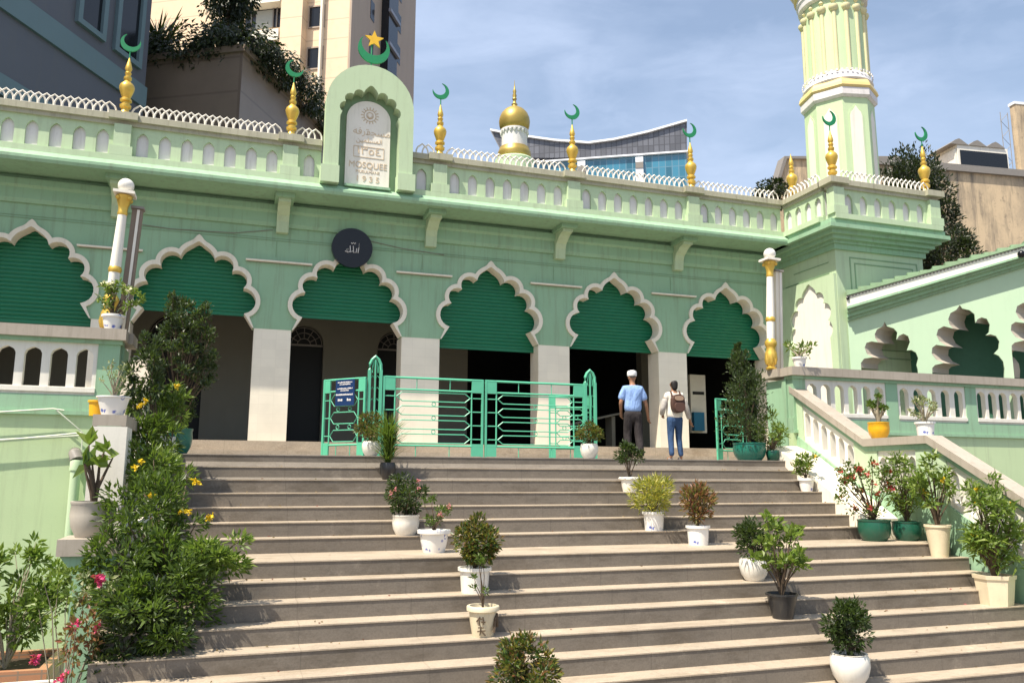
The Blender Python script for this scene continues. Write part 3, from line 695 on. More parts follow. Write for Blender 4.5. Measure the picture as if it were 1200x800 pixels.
for H in (HA, HB, HC_):
    for p, q in zip(H[:-1], H[1:]):
        c_ = Vector((sum(h[0] for h in H)/len(H), sum(h[1] for h in H)/len(H)))
        f_ = lambda h: (h[0]+(c_.x-h[0])*.004, h[1]+(c_.y-h[1])*.004)
        b.quad(fw.P(f_(p), -.002*sw_), fw.P(f_(q), -.002*sw_), Vector(fw.P(f_(q), -.002*sw_))+RVL, Vector(fw.P(f_(p), -.002*sw_))+RVL)
b.build('opening_reveal', 'reveal', wg, fixn=False, smooth=0)
def ledge(z0f, z1f, d0, d1, nm, mt):
    b = MB(); fw.poly(b, [(-.0, z0f(0)), (WL, z0f(WL)), (WL, z1f(WL)), (-.0, z1f(0))], d0*sw_, d1*sw_); return b.build(nm, mt, wg, smooth=0)
def lz(f): return lambda q: zt0(q)+(zt1(q)-zt0(q))*f
ledge(lz(-.02), lz(.10), -.3, .07, 'wing_cornice', 'mint_old'); ledge(lz(.101), lz(.22), -.3, .12, 'wing_cornice', 'mint'); ledge(lz(.221), lz(.34), -.3, .22, 'wing_cornice', 'mint_old'); ledge(lz(.341), lz(.42), -.3, .30, 'wing_cornice', 'mint')
ledge(lz(.421), lz(.80), -.3, .20, 'wing_frieze', 'white'); ledge(lz(.801), lz(.90), -.4, .25, 'wing_coping', 'mint_old')
b = MB(); q = .0; random.seed(5)
while q < WL-.3: 
    z = lz(.901)(q); b.obox(fw.P((q, z), -.4*sw_), fw.u*.26, fw.n*.62*sw_, (0, 0, .05+random.random()*.035)); q += .275
b.build('coping_tile', 'mint_old', wg, smooth=0)
b = MB(); q = .05; zd = lz(.73); cmb = [(.02, zd(.02)+.045), (.02, zd(.02)+.03)]
while q < WL-.1: cmb += [(q, zd(q)+.03), (q, zd(q)), (q+.035, zd(q)), (q+.035, zd(q)+.03)]; q += .075
fw.poly(b, cmb+[(WL-.02, zd(WL)+.03), (WL-.02, zd(WL)+.045)], .201*sw_, .222*sw_)
b.build('dentil_row', 'grey', wg, smooth=0)
b = MB(); fw.slab(b, .3, WL, 0, 3.9, -1.3*sw_, -1.2*sw_); fw.slab(b, .0, WL, 3.6, 3.7, -1.3*sw_, -.36*sw_); fw.slab(b, WL-.1, WL, 0, zt0(WL), -1.2*sw_, -.345*sw_)
b.build('inner_screen', plain('teal_screen', (.05, .15, .095), rough=.6), wg, smooth=0)
b = MB(); c_ = fw.sz(1193, 302); q = fw.P(c_, .33*sw_); b.ball(q, .085, 12, 8); c_ = fw.sz(988, 352); q = fw.P((c_[0]+.1, c_[1]), .22*sw_); b.ball(q, .04, 10, 6); b.build('camera_dome', 'black', wg)

# ---- small wall items
for i, (x0, x1) in enumerate([(1.88, 3.12), (5.17, 6.58), (8.47, 9.79), (11.75, 13.1), (15.04, 16.33)]):
    b = MB(); b.box(x0, x1, -.09, -.03, 4.31, 4.345)
    which = ['by the leftmost arch and the left lamp column', 'between the second and third arches', 'right of the black disc, below the second bracket', 'above the gate post, left of the two people', 'above the woman, left of the rightmost arch'][i]
    o = b.build('tube_light', 'cream', smooth=0)
    t = thing('tube_light', ((x0+x1)/2, -.05, 4.32), 'thin pale tube light on the wall '+which, 'tube light', 'tube lights between the arches')
    o.name = 'light_tube'; o.parent = t
    me = o.data; me.transform(Matrix.Translation(-t.location))
    b = MB(); b.box(x0+.03, x1-.03, -.03, -.002, 4.30, 4.36); b.build('light_batten', 'grey', t, smooth=0)
disc = thing('round_plaque', (7.43, -.14, 4.3), 'black round disc with small silver calligraphy above the third arch', 'sign')
b = MB(); n = 40
b.prism([(7.43+.455*math.cos(2*PI*k/n), 4.76+.455*math.sin(2*PI*k/n)) for k in range(n)], 'y', -.20, -.10); b.prism([(7.43+.2*math.cos(2*PI*k/8), 4.76+.2*math.sin(2*PI*k/8)) for k in range(8)], 'y', -.10, -.0)
b.build('disc', 'black', disc, smooth=30)
b = MB()
for pts in ([(.13, -.10), (.145, .02), (.15, .12)], [(.10, .0), (.09, -.09), (.03, -.10), (.02, .05)], [(.02, -.06), (-.04, -.10), (-.05, .05)], [(-.05, -.08), (-.10, -.11), (-.13, -.04), (-.09, -.02), (-.10, -.1), (-.16, -.08)], [(-.03, .12), (.0, .10), (.02, .13), (.05, .10), (.07, .13)]):
    b.tube([(7.43+x, -.205, 4.75+z) for x, z in pts], .011, 5)
b.build('calligraphy', 'niche', disc)

for P_ in ([(7.0, 5.6), (7.2, 5.2), (7.9, 5.0), (8.6, 4.9), (9.6, 4.84)], [(3.0, 4.9), (3.6, 4.86), (4.9, 4.9), (5.7, 5.05)]):
    b = MB(); b.tube([(x, -.02, z) for x, z in P_], .008, 4); b.build('wire', 'grey', mq)
# ------------------------------------------------------------------ terraces with balustrades
def pierced(b, u0, u1, z0, z1, n, hw, zo0, zo1, axis, a, bb, fn=None, shear=None):
    """panel with a row of arched openings"""
    f = shear or (lambda u: 0)
    p = (u1-u0)/n; poly = [(u0, zo0)]
    for k in range(n):
        c = u0+p*(k+.5); poly += [(c-hw, zo0), (c-hw, zo1-.10), (c-hw*.8, zo1-.05), (c-hw*.4, zo1-.02), (c, zo1), (c+hw*.4, zo1-.02), (c+hw*.8, zo1-.05), (c+hw, zo1-.10), (c+hw, zo0)]
    poly += [(u1, zo0), (u1, z1)]
    poly += [(u1-(u1-u0)*k/6, z1) for k in range(1, 6)]+[(u0, z1)]
    b.prism([(u, z+f(u)) for u, z in poly], axis, a, bb, fn)
    low = [(u0, z0), (u1, z0), (u1, zo0), (u0, zo0)]
    b.prism([(u, z+f(u)) for u, z in low], axis, a, bb, fn)
TY = -4.65
def terrace(name, x0, x1, pil, label):
    t = thing(name, ((x0+x1)/2, TY, -2.96), label, 'terrace wall')
    b = MB(); b.box(x0, x1, TY, TY+.15, -3.0, .56); b.build('retaining_wall', 'wallgreen', t, smooth=0)
    b = MB(); b.box(x0, x1, TY-.05, TY+.15, .56, .62); b.build('ledge', 'mint', t, smooth=0); b = MB(); b.box(x0, x1, TY-.02, TY+.15, .622, .86); b.build('dado', 'mint', t, smooth=0)
    cuts = sorted(pil)
    for c in cuts:
        b = MB(); b.box(c-.15, c+.15, TY-.02, TY+.16, .86, 1.64); b.build('pillar', 'mint', t, smooth=0)
    segs = [(a+.15, e-.15) for a, e in zip(cuts[:-1], cuts[1:])]
    for a, e in segs:
        n = int(round((e-a)/.335)); b = MB()
        pierced(b, a, e, .862, 1.64, n, .115, .98, 1.56, 'y', TY-.0, TY+.11); b.build('pierced_panel', 'white', t, smooth=0)
        b = MB(); b.box(a, e, TY-.035, TY-.001, .90, .965); b.build('panel_sill', 'white', t, smooth=0)
    b = MB(); b.box(x0, x1, TY-.06, TY+.20, 1.64, 1.70); b.build('cap_bed', 'mint', t, smooth=0)
    b = MB(); b.box(x0-.05, x1+.05, TY-.13, TY+.25, 1.70, 1.87); b.build('cap', 'cap', t, smooth=0)
    return t
tl = terrace('terrace_wall', -4, 3.45, [-3.6, -1.4, .9, 3.27], 'mint green terrace wall with pierced white balustrade at the left of the stairs')
tr = terrace('terrace_wall', 15.6, 27, [15.78, 18.09, 20.23, 22.4, 24.5], 'mint green terrace wall with pierced white balustrade at the right of the stairs')
for t, x0, x1 in ((tl, 3.15, 3.45), (tr, 15.6, 15.9)):
    b = MB(); b.box(x0, x1, TY+.17, -3.85, 0, 1.64); b.build('return_wall', 'mint', t, smooth=0)
    b = MB(); b.box(x0-.11, x1+.11, TY+.255, -3.78, 1.702, 1.868); b.build('return_cap', 'cap', t, smooth=0)
b = MB()  # cables stapled on the left wall
for pts in ([(.4, .42), (2.6, .64), (2.75, .62)], [(.4, .02), (1.6, .12), (3.02, .30)], [(1.7, .16), (3.02, .26)], [(2.65, .62), (3.02, .3), (3.03, -.2)]):
    b.tube([(x, TY-.09, z) for x, z in pts], .011, 5)
b.build('wall_cable', 'wire', tl)
# downpipe
dp = thing('downpipe', (3.0, TY-.12, -1.1), 'short pale downpipe with a wide hopper beside the left white ramp', 'pipe')
b = MB(); b.lathe([(.07, -1.25), (.07, -.25), (.085, -.25), (.085, -.12), (.075, -.1)], (2.98, TY-.14, 0), 14); b.build('pipe', 'mint_hi', dp, smooth=40)
b = MB(); b.tube([(2.98, TY-.14, -.1), (2.95, TY-.1, -.02), (2.93, TY-.0, 0)], .09, 12); b.build('elbow', 'grey', dp)

# side rails of the stairs
def interp(P, y):
    for (a, za), (b_, zb) in zip(P[:-1], P[1:]):
        if b_ <= y <= a: return za+(zb-za)*(a-y)/(a-b_)
    return P[-1][1]
CAPR = [(-4.55, 1.50), (-6.5, .36), (-7.9, .36), (-9.8, -.75), (-10.6, -.75)]
CAPLF = [(-4.55, 1.50), (-6.5, .36), (-7.9, .36)]
def siderail(x0, x1, P, panels, pillars, label, name='stair_rail'):
    t = thing(name, ((x0+x1)/2, -8, -2.9), label, 'stair railing')
    def band(d0, d1): return [(y, z-d0) for y, z in P]+[(y, z-d1) for y, z in reversed(P)]
    b = MB(); b.prism(band(0, .13), 'x', x0, x1); b.build('cap', 'cap', t, smooth=0)
    xi0, xi1 = x0+.07, x1-.07
    b = MB(); b.prism(band(.131, .22), 'x', xi0-.02, xi1+.02); b.build('cap_bed', 'mint', t, smooth=0)
    b = MB(); b.prism([(y, z-.93) for y, z in P]+[(P[-1][0], -3), (P[0][0], -3)], 'x', xi0-.02, xi1+.02); b.build('base_wall', 'mint', t, smooth=0)
    f = lambda u: interp(P, u)
    for (a, e, n) in panels:
        b = MB(); pierced(b, a, e, -.93, -.22, n, .075, -.84, -.32, 'x', xi0+.02, xi1-.02, None, f); b.build('pierced_panel', 'white', t, smooth=0)
    for a, e in pillars:
        b = MB(); ys = [e]+[y for y, z in P if a < y < e]+[a]
        b.prism([(y, f(y)-.22) for y in ys]+[(y, f(y)-.93) for y in reversed(ys)], 'x', xi0-.005, xi1+.005); b.build('pillar', 'mint_hi', t, smooth=0)
    return t
rr = siderail(15.62, 15.96, CAPR, ((-6.2, -4.85, 6), (-7.6, -6.75, 4), (-9.65, -8.2, 6)), ((-4.85, -4.55), (-6.75, -6.2), (-8.2, -7.6), (-10.6, -9.65)), 'mint and white stair railing stepping down along the right side of the stairs')
lr = siderail(3.60, 3.95, CAPLF, ((-6.2, -4.85, 6), (-7.4, -6.75, 3)), ((-4.85, -4.55), (-6.75, -6.2)), 'mint and white stair railing along the left side, ending in a tall white pier')
b = MB(); b.box(3.59, 3.965, -7.901, -7.4, -2.9, .225); b.build('end_pier', 'white', lr, smooth=0)
b = MB(); b.box(3.47, 4.10, -8.6, -7.903, -1.15, -.98); b.build('ledge', 'cap', lr, smooth=0)
b = MB(); b.prism([(3.5, -1.152), (4.06, -1.152), (4.02, -1.22), (3.98, -1.30), (3.96, -2.96), (3.64, -2.96), (3.62, -1.3), (3.55, -1.22)], 'y', -8.56, -7.903); b.build('lower_pier', 'mint', lr, smooth=0)
b = MB(); b.prism([(-4.66, 0.30), (-5.22, .12), (-7.15, -.98), (-7.15, -3), (-4.66, -3)], 'x', 14.952, 15.66); b.build('stringer', 'cream', rr, smooth=0)
b = MB(); b.prism([(-4.66, 0.30), (-5.22, 0.12), (-7.15, -.98), (-7.15, -3), (-4.66, -3)], 'x', 3.66, 4.298); b.build('stringer', 'cream', lr, smooth=0)

# lamp columns
def lampcol(x, y, label):
    t = thing('lamp_column', (x, y, 1.875), label, 'lamp column', 'white and gold columns with a ball on the terrace corners')
    b = MB(); b.lathe([(.10, 0), (.11, .03), (.07, .06), (.10, .14), (.125, .24), (.12, .34), (.09, .42), (.10, .48), (.125, .52), (.12, .58), (.08, .64)], (x, y, 1.875), 16)
    for k in range(6):
        a = 2*PI*k/6; b.lathe([(.02, .10), (.05, .2), (.03, .34)], (x+.09*math.cos(a), y+.09*math.sin(a), 1.875), 8)
    b.build('gilt_base', 'gold', t, smooth=50)
    b = MB(); b.lathe([(.078, .62), (.084, .98), (.084, 1.02)], (x, y, 1.875), 16); b.lathe([(.086, 1.08), (.066, 2.0)], (x, y, 1.875), 16); b.build('shaft', 'white', t)
    b = MB(); b.lathe([(.085, 1.0), (.10, 1.03), (.10, 1.07), (.085, 1.1)], (x, y, 1.875), 16); b.lathe([(.07, 1.96), (.08, 1.99), (.07, 2.03), (.075, 2.10), (.12, 2.24), (.13, 2.28), (.1, 2.3)], (x, y, 1.875), 16)
    for k in range(4):
        a = 2*PI*(k+.5)/4; b.ball((x+.12*math.cos(a), y+.12*math.sin(a), 4.11), .04, 8, 6)
    b.build('gilt_capital', 'gold', t, smooth=50)
    b = MB(); b.box(x-.16, x+.16, y-.16, y+.16, 4.175, 4.22); b.build('abacus', 'white', t, smooth=0)
    b = MB(); b.lathe([(.06, 4.22), (.05, 4.24)], (x, y, 0), 12); b.ball((x, y, 4.335), .125, 20, 14); b.build('globe', 'pot_white', t)
    t.rotation_euler = (0, R(2.4), 0)
lampcol(3.14, -4.15, 'white and gold column with a ball, behind the leftmost flowering pot')
lampcol(15.52, -4.15, 'white and gold column with a ball, right of the rightmost hall arch')
def shaftbox(x, y, label, mat):
    t = thing('box_post', (x, y, 1.875), label, 'post')
    b = MB(); b.box(x-.06, x+.10, y-.05, y+.08, 1.875, 4.0); b.build('post', mat, t, smooth=0)
    b = MB(); b.box(x+.02, x+.06, y-.075, y-.052, 1.9, 3.98); b.build('trim_strip', 'white', t, smooth=0)
    b = MB(); b.box(x-.08, x+.12, y-.085, y+.1, 4.001, 4.04); b.build('post_cap', 'grey', t, smooth=0)
    t.rotation_euler = (0, R(2.4), 0)
shaftbox(3.32, -4.0, 'slim brown box post right behind the left lamp column', 'brown')
shaftbox(15.80, -4.0, 'slim pale box post right behind the right lamp column', 'cream')
# ------------------------------------------------------------------ gates
def gpanel(parent, p0, p1, h, name='leaf', n=4, zb=.1, side='both'):
    """ironwork leaf between two ground points"""
    p0, p1 = Vector((*p0, 0)), Vector((*p1, 0)); L = (p1-p0).length; u = (p1-p0)/L; nn = Vector((-u.y, u.x, 0))
    b = MB()
    def bar(a, za, c, zc, w=.016): b.tube([p0+u*a+Vector((0, 0, za)), p0+u*c+Vector((0, 0, zc))], w, 4)
    def plate(a, za, c, zc, d=.02): b.obox(p0+u*a-nn*d+Vector((0, 0, za)), u*(c-a), nn*2*d, (0, 0, zc-za))
    plate(0, zb-.1, .035, h); plate(L-.035, zb-.1, L, h)
    bar(0, h-.012, L, h-.012, .02); bar(0, h-.22, L, h-.22, .016); bar(0, zb+.12, L, zb+.12, .018)
    cw = min(.22, L*.16)
    plate(.035, h-.24, cw, h, .016); plate(L-cw, h-.24, L-.035, h, .016); plate(.035, zb-.06, cw, zb+.16, .016); plate(L-cw, zb-.06, L-.035, zb+.16, .016)
    bar(cw, zb+.1, cw, h-.2, .014); bar(L-cw, zb+.1, L-cw, h-.2, .014)
    z0 = zb+.12; z1 = h-.22; H = (z1-z0)/n; ex = .14*min(1, L/1.2)
    for k in range(n):
        c = z0+H*(k+.5); hh = H*.32; a, e = cw+.02, L-cw-.02
        if L > 1.2: segs = [(cw+ex*.2, L-cw-ex*.2)]
        else: segs = [(a, e)]
        for s0, s1 in segs:
            P = [(s0, c), (s0+ex*.7, c+hh), (s1-ex*.7, c+hh), (s1, c), (s1-ex*.7, c-hh), (s0+ex*.7, c-hh), (s0, c)]
            for (x1, y1), (x2, y2) in zip(P[:-1], P[1:]): bar(x1, y1, x2, y2, .009)
        bar(0, c, s0, c, .009); bar(s1, c, L, c, .009)
        m_ = (s0+s1)/2; zz = c+H*.5
        if k < n-1:
            for f_ in ((.5,) if L > 1.2 else (.28, .72)):
                q = s0+(s1-s0)*f_
                P = [(q+.035*math.cos(2*PI*j/8), zz+.035*math.sin(2*PI*j/8)) for j in range(9)]
                for (x1, y1), (x2, y2) in zip(P[:-1], P[1:]): bar(x1, y1, x2, y2, .007)
    for f_ in ((.33, .66) if L > .9 else (.5,)):
        bar(L*f_, h-.22, L*f_, h, .008); bar(L*f_, zb-.08, L*f_, zb+.12, .008)
    return b.build(name, 'gate', parent, smooth=0)
def gpost(parent, x, y, h=1.72, w=.10, rot=0.):
    b = MB(); c, s = math.cos(rot), math.sin(rot)
    for k in (-1, 1): b.obox((x+c*(k*w-.025), y+s*(k*w-.025)-.03, 0), (c*.05, s*.05, 0), (-s*.06, c*.06, 0), (0, 0, h-.2))
    b.obox((x-c*.012, y-s*.012-.02, 0), (c*.024, s*.024, 0), (-s*.04, c*.04, 0), (0, 0, h-.02))
    P = [(-w, h-.2), (-w*.95, h-.1), (-w*.6, h-.02), (0, h+.04), (w*.6, h-.02), (w*.95, h-.1), (w, h-.2)]
    b.tube([(x+c*a, y+s*a, z) for a, z in P], .028, 6)
    b.tube([(x+c*a*.5, y+s*a*.5, z-.05) for a, z in P], .012, 4)
    for z in (.15, .35, .55, .75, .95, 1.15, 1.35): b.tube([(x+c*a, y+s*a, z+dz) for a, dz in ((-w, 0), (-w*.4, .07), (0, .0), (w*.4, .07), (w, 0))], .009, 4)
    return b.build('gate_post', 'gate', parent, smooth=0)
g = thing('gate', (9.4, -4, 0), 'wide turquoise iron double gate closed between two pointed posts', 'gate')
gpost(g, 7.42, -4.0); gpost(g, 11.52, -4.0, 1.66)
gpanel(g, (7.56, -4), (9.40, -4), 1.42); gpanel(g, (9.43, -4), (11.40, -4), 1.42)
g2 = thing('gate', (7.0, -3.7, 0), 'turquoise iron gate leaf swung open with a navy notice on it', 'gate')
gpanel(g2, (7.26, -4.05), (6.62, -3.35), 1.38, n=3)
g3 = thing('gate', (11, -3.7, 0), 'narrow turquoise iron leaf folded back behind the right pointed post', 'gate')
gpanel(g3, (10.85, -3.55), (11.62, -3.85), 1.22, n=4)
g4 = thing('gate', (14.6, -3.8, 0), 'turquoise iron gate leaf partly hidden by the tall potted cypress', 'gate')
gpanel(g4, (14.3, -3.95), (15.2, -3.7), 1.26, n=3)
sg = thing('notice_sign', (7.0, -3.85, 1.0), 'small navy notice with white lines hung on the open gate leaf', 'sign')
u = Vector((-.64, .70, 0)).normalized(); nn = Vector((-.70, -.64, 0)).normalized()
o0 = Vector((7.26, -4.05, 0))+u*.22+nn*.03
b = MB(); b.obox(o0+Vector((0, 0, .90)), u*.42, nn*.015, (0, 0, .46)); b.build('sign_board', 'navy', sg, smooth=0)
b = MB(); random.seed(3)
for z, a, e, hgt in ((1.30, .05, .37, .022), (1.265, .09, .33, .02), (1.19, .04, .38, .022), (1.155, .12, .30, .02), (1.08, .03, .39, .03), (.98, .07, .15, .045), (.98, .26, .36, .045)):
    q = a
    while q < e:
        wd = .008+random.random()*.02; b.obox(o0+u*q+nn*.016+Vector((0, 0, z-.0+random.random()*.003)), u*wd, nn*.003, (0, 0, hgt*(.6+.4*random.random()))); q += wd+.005
b.build('sign_lettering', 'niche', sg, smooth=0)
# bits of furniture inside
t = thing('wall_notice', (17.2, 1.5, .9), 'tall cream board deep inside the rightmost arch', 'board')
b = MB(); b.box(16.98, 17.46, 1.45, 1.55, .9, 2.5); b.build('board', 'incream', t, smooth=0)
b = MB(); b.box(17.05, 17.4, 1.43, 1.448, 1.95, 2.03); b.build('board_bar', 'dark', t, smooth=0)
tag(MB().box(16.98, 17.30, 1.3, 1.42, .95, 1.45).build('blue_curtain', 'blue', smooth=0), 'blue hanging cloth inside the rightmost arch below the board', 'cloth')
t = thing('table', (14.0, 2.0, .41), 'low pale slanted stand in the dark hall behind the man', 'stand')
b = MB(); b.prism([(12.9, .9), (14.9, 1.35), (14.9, 1.40), (12.9, .95)], 'y', 1.6, 2.2); b.build('stand_top', 'inwall', t, smooth=0)
b = MB(); b.box(13.0, 13.1, 1.7, 2.1, .41, .9); b.box(14.7, 14.8, 1.7, 2.1, .41, 1.3); b.build('leg', 'inwall', t, smooth=0)

# ------------------------------------------------------------------ plants
rnd = random.Random(11)
def rv(): 
    while True:
        v = Vector((rnd.uniform(-1, 1), rnd.uniform(-1, 1), rnd.uniform(-1, 1)))
        if .01 < v.length < 1: return v
def leaf(b, p, d, L, W, curl=.2):
    d = d.normalized(); a = d.cross(Vector((rnd.uniform(-1, 1), rnd.uniform(-1, 1), rnd.uniform(.2, 1)))).normalized(); up = a.cross(d)
    m = p+d*L*.45; t = p+d*L-up*(L*curl)
    i = len(b.v); b.v += [tuple(p), tuple(m+a*W*.5+up*W*.12), tuple(t), tuple(m-a*W*.5+up*W*.12)]; b.f.append((i, i+1, i+2, i+3))
def blade(b, p, d, L, W, droop=.5, n=4):
    d = d.normalized(); a = d.cross(Vector((0, 0, 1))).normalized() if abs(d.z) < .98 else Vector((1, 0, 0)); i = len(b.v)
    for k in range(n+1):
        s = k/n; c = p+d*(L*s)-Vector((0, 0, 1))*(droop*L*s*s); w = W*.5*(1-s)**.6*(.5+min(1, s*4)*.5)
        b.v += [tuple(c+a*w), tuple(c-a*w)]
    for k in range(n): b.f.append((i+2*k, i+2*k+1, i+2*k+3, i+2*k+2))
def clumps(c, rx, ry, rz, k, fill=.75):
    out = []
    for _ in range(k):
        v = rv().normalized()*(rnd.uniform(.35, 1)**.6)*fill; out.append(Vector((c[0]+v.x*rx, c[1]+v.y*ry, c[2]+v.z*rz)))
    return out
def crown(b, c, rx, ry, rz, n, L, W, k=14, cr=.32, curl=.2, upb=.3, fill=.8, kind='leaf'):
    """leaves gathered in clumps spread through an ellipsoid"""
    cs = clumps(c, rx, ry, rz, k, fill); C0 = Vector(c)
    sz_ = [rnd.uniform(.6, 1.25) for _ in cs]
    for _ in range(n):
        j = rnd.randrange(len(cs)); v = rv(); rr_ = cr*sz_[j]
        p = cs[j]+Vector((v.x*rx, v.y*ry, v.z*rz))*rr_
        d = (p-cs[j])*1.0/max(.02, rx*rr_)+(p-C0)*.5/max(.05, rx)+Vector((0, 0, upb))+rv()*.7
        leaf(b, p, d, L*rnd.uniform(.7, 1.25), W*rnd.uniform(.7, 1.2), curl)
    return cs
def stems(b, base, cs, r0, r1=.3, fork=.35):
    base = Vector(base)
    for c in cs:
        mid = base.lerp(c, fork)+rv()*.06*(c-base).length; mid.x = base.x+(mid.x-base.x)*.6; mid.y = base.y+(mid.y-base.y)*.6
        q = mid.lerp(c, .6)+rv()*.05*(c-base).length
        b.tube([base, mid, q, c], [r0, r0*.7, r0*.5, r0*r1], 5, False)
POTS = {
 'bowl': lambda w, h: [(w*.30, 0), (w*.34, 0), (w*.46, h*.30), (w*.50, h*.62), (w*.48, h*.9), (w*.50, h*.93), (w*.50, h), (w*.44, h), (w*.43, h*.86)],
 'round': lambda w, h: [(w*.26, 0), (w*.30, 0), (w*.44, h*.28), (w*.50, h*.6), (w*.49, h*.85), (w*.44, h*.98), (w*.46, h), (w*.40, h), (w*.39, h*.88)],
 'rim': lambda w, h: [(w*.28, 0), (w*.32, 0), (w*.33, h*.06), (w*.40, h*.5), (w*.42, h*.80), (w*.50, h*.84), (w*.50, h*.98), (w*.48, h), (w*.41, h), (w*.40, h*.88)],
 'taper': lambda w, h: [(w*.28, 0), (w*.31, 0), (w*.46, h*.92), (w*.50, h*.93), (w*.50, h), (w*.45, h), (w*.44, h*.9)],
 'straight': lambda w, h: [(w*.36, 0), (w*.39, 0), (w*.44, h*.86), (w*.50, h*.87), (w*.50, h), (w*.44, h), (w*.43, h*.9)],
}
GRP = 'potted plants standing about the steps and rails'
def pot(t, x, y, z, w, h, style, mat, n=24, rot=0):
    if style == 'square':
        b = MB(); b.lathe([(w*.48, 0), (w*.50, 0), (w*.60, h*.86), (w*.64, h*.87), (w*.66, h), (w*.58, h), (w*.57, h*.9)], (x, y, z), 6, rot)
        o = b.build('pot', mat, t, smooth=0)
    else:
        b = MB(); b.lathe(POTS[style](w, h), (x, y, z), n)
        if style == 'rim' and mat == 'pot_white':
            for k in range(10):
                a = 2*PI*k/10; b.ball((x+w*.47*math.cos(a), y+w*.47*math.sin(a), z+h*.9), w*.07, 8, 5)
        o = b.build('pot', mat, t, smooth=50)
    b = MB(); b.lathe([(.001, h*.86), (w*.42, h*.86), (w*.2, h*.9), (.001, h*.9)], (x, y, z), 14); b.build('soil', 'soil', o)
    return o
def potted(label, x, y, z, pw, ph, style, pmat, plant, cat='potted plant', rot=0, group=GRP):
    t = thing('potted_plant', (x, y, z), label, cat, group)
    pot(t, x, y, z, pw, ph, style, pmat, rot=rot)
    plant(t, x, y, z+ph*.88)
    return t
def bushy(cw, ch, z0, mat='leafc', n=900, L=.06, W=.028, k=16, trunk=.012, fl=None, nf=0, fs=.05, dx=0, upb=.4, cr=.33):
    def f(t, x, y, z):
        c = (x+dx, y, z+z0+ch/2); b = MB(); cs = crown(b, c, cw/2, cw/2, ch/2, n, L, W, k, cr, upb=upb)
        b.build('foliage', mat, t, fixn=False, smooth=0)
        b = MB(); stems(b, (x, y, z-.02), cs[:9], trunk); b.build('stem', 'bark', t, smooth=60)
        if fl:
            for q in clumps(c, cw/2, cw/2, ch/2, nf, 1.02):
                b = MB(); q.y = min(q.y, y+cw*.1)
                for _ in range(9): leaf(b, q, rv(), fs*rnd.uniform(.5, .9), fs*.6, .1)
                b.build('flower', fl, t, fixn=False, smooth=0)
    return f
def branchy(cw, ch, z0, mat, n=300, L=.08, W=.03, k=14, r=.014, fl=None, nf=0, fs=.06, dx=0, bark='bark', cr=.22, upb=.5, dy=0, droop=.2):
    """open plant: visible branches, each ending in a small tuft"""
    def f(t, x, y, z):
        c = Vector((x+dx, y+dy, z+z0+ch/2)); cs = clumps(c, cw/2, cw/2, ch/2, k, .95)
        b = MB()
        for j in range(n):
            q = cs[j % k]; p = q+rv()*cr*cw*.5*rnd.uniform(.3, 1); leaf(b, p, (p-q)*6/cw+Vector((0, 0, upb))+rv()*.8, L*rnd.uniform(.7, 1.2), W*rnd.uniform(.8, 1.2), droop)
        b.build('foliage', mat, t, fixn=False, smooth=0)
        b = MB(); stems(b, (x, y, z-.02), cs, r, .3, .4); b.build('stem', bark, t, smooth=60)
        if fl:
            for q in cs[:nf]:
                b = MB(); q = q+Vector((0, -.03, .04))
                for _ in range(10): leaf(b, q+rv()*fs*.4, rv(), fs*rnd.uniform(.5, .9), fs*.6, .1)
                b.build('flower', fl, t, fixn=False, smooth=0)
    return f
def grassy(cw, ch, mat='leafp', n=160, W=.018):
    def f(t, x, y, z):
        b = MB()
        for _ in range(n):
            a = rnd.uniform(0, 2*PI); e = rnd.uniform(.5, 1.5); zz = rnd.uniform(0, ch*.55)
            blade(b, Vector((x+rnd.uniform(-.04, .04), y+rnd.uniform(-.04, .04), z+zz)), Vector((math.cos(a)*math.cos(e), math.sin(a)*math.cos(e), math.sin(e))), rnd.uniform(.5, 1)*cw*.62, W, rnd.uniform(.1, .5))
        b.build('foliage', mat, t, fixn=False, smooth=0)
        b = MB(); b.tube([(x, y, z-.02), (x+.01, y, z+ch*.6)], [.02, .012], 6); b.build('stem', 'bark', t)
    return f
# the pots on the steps, top to bottom: tread heights are those of the stairs
S = sz
potted('white pot of yellowish bush on the top step, left of the gate post', 7.23, -5.0, 0, .30, .24, 'round', 'pot_white', bushy(.50, .50, .0, 'leafc', 1100))
potted('black pot of spiky grey green grass leaning over the top steps', 7.38, -5.70, S(2), .25, .26, 'round', 'pot_black', grassy(1.05, .85, 'leaf', 520))
potted('white bowl of dark bush with pale pink blooms, left of the middle pots', 7.42, -6.97, S(6), .37, .27, 'bowl', 'pot_white', bushy(.62, .62, .0, 'leafd', 1500, fl='flpk', nf=9, fs=.06))
potted('blue and white rimmed pot of thin plant topped by a pink bloom', 7.68, -7.55, S(7), .44, .29, 'rim', 'pot_blue', branchy(.52, .42, .06, 'leaf', 330, .055, .022, 12, .008, 'flpk', 2, .07))
potted('white straight pot of dense dark croton bush in mid stairs', 7.91, -8.70+.02, S(9), .40, .29, 'straight', 'pot_white', bushy(.60, .66, -.02, 'leafc', 1900, .06, .03, 22))
tb = potted('beige pot painted with brown marks holding a thin straggly vine', 7.82, -9.33, S(11), .36, .32, 'rim', 'pot_beige', branchy(.34, .55, .08, 'leaf', 130, .05, .025, 7, .009))
potted('round dark green bush at the foot of the stairs, its pot below view', 7.86, -10.58, S(15), .38, .30, 'round', 'pot_white', bushy(.66, .70, .0, 'leafc', 2400, .06, .03, 26))
potted('white pot of round bush on the top step beside the right gate post', 11.05, -4.98, 0, .32, .26, 'round', 'pot_white', bushy(.52, .40, .0, 'leafc', 900))
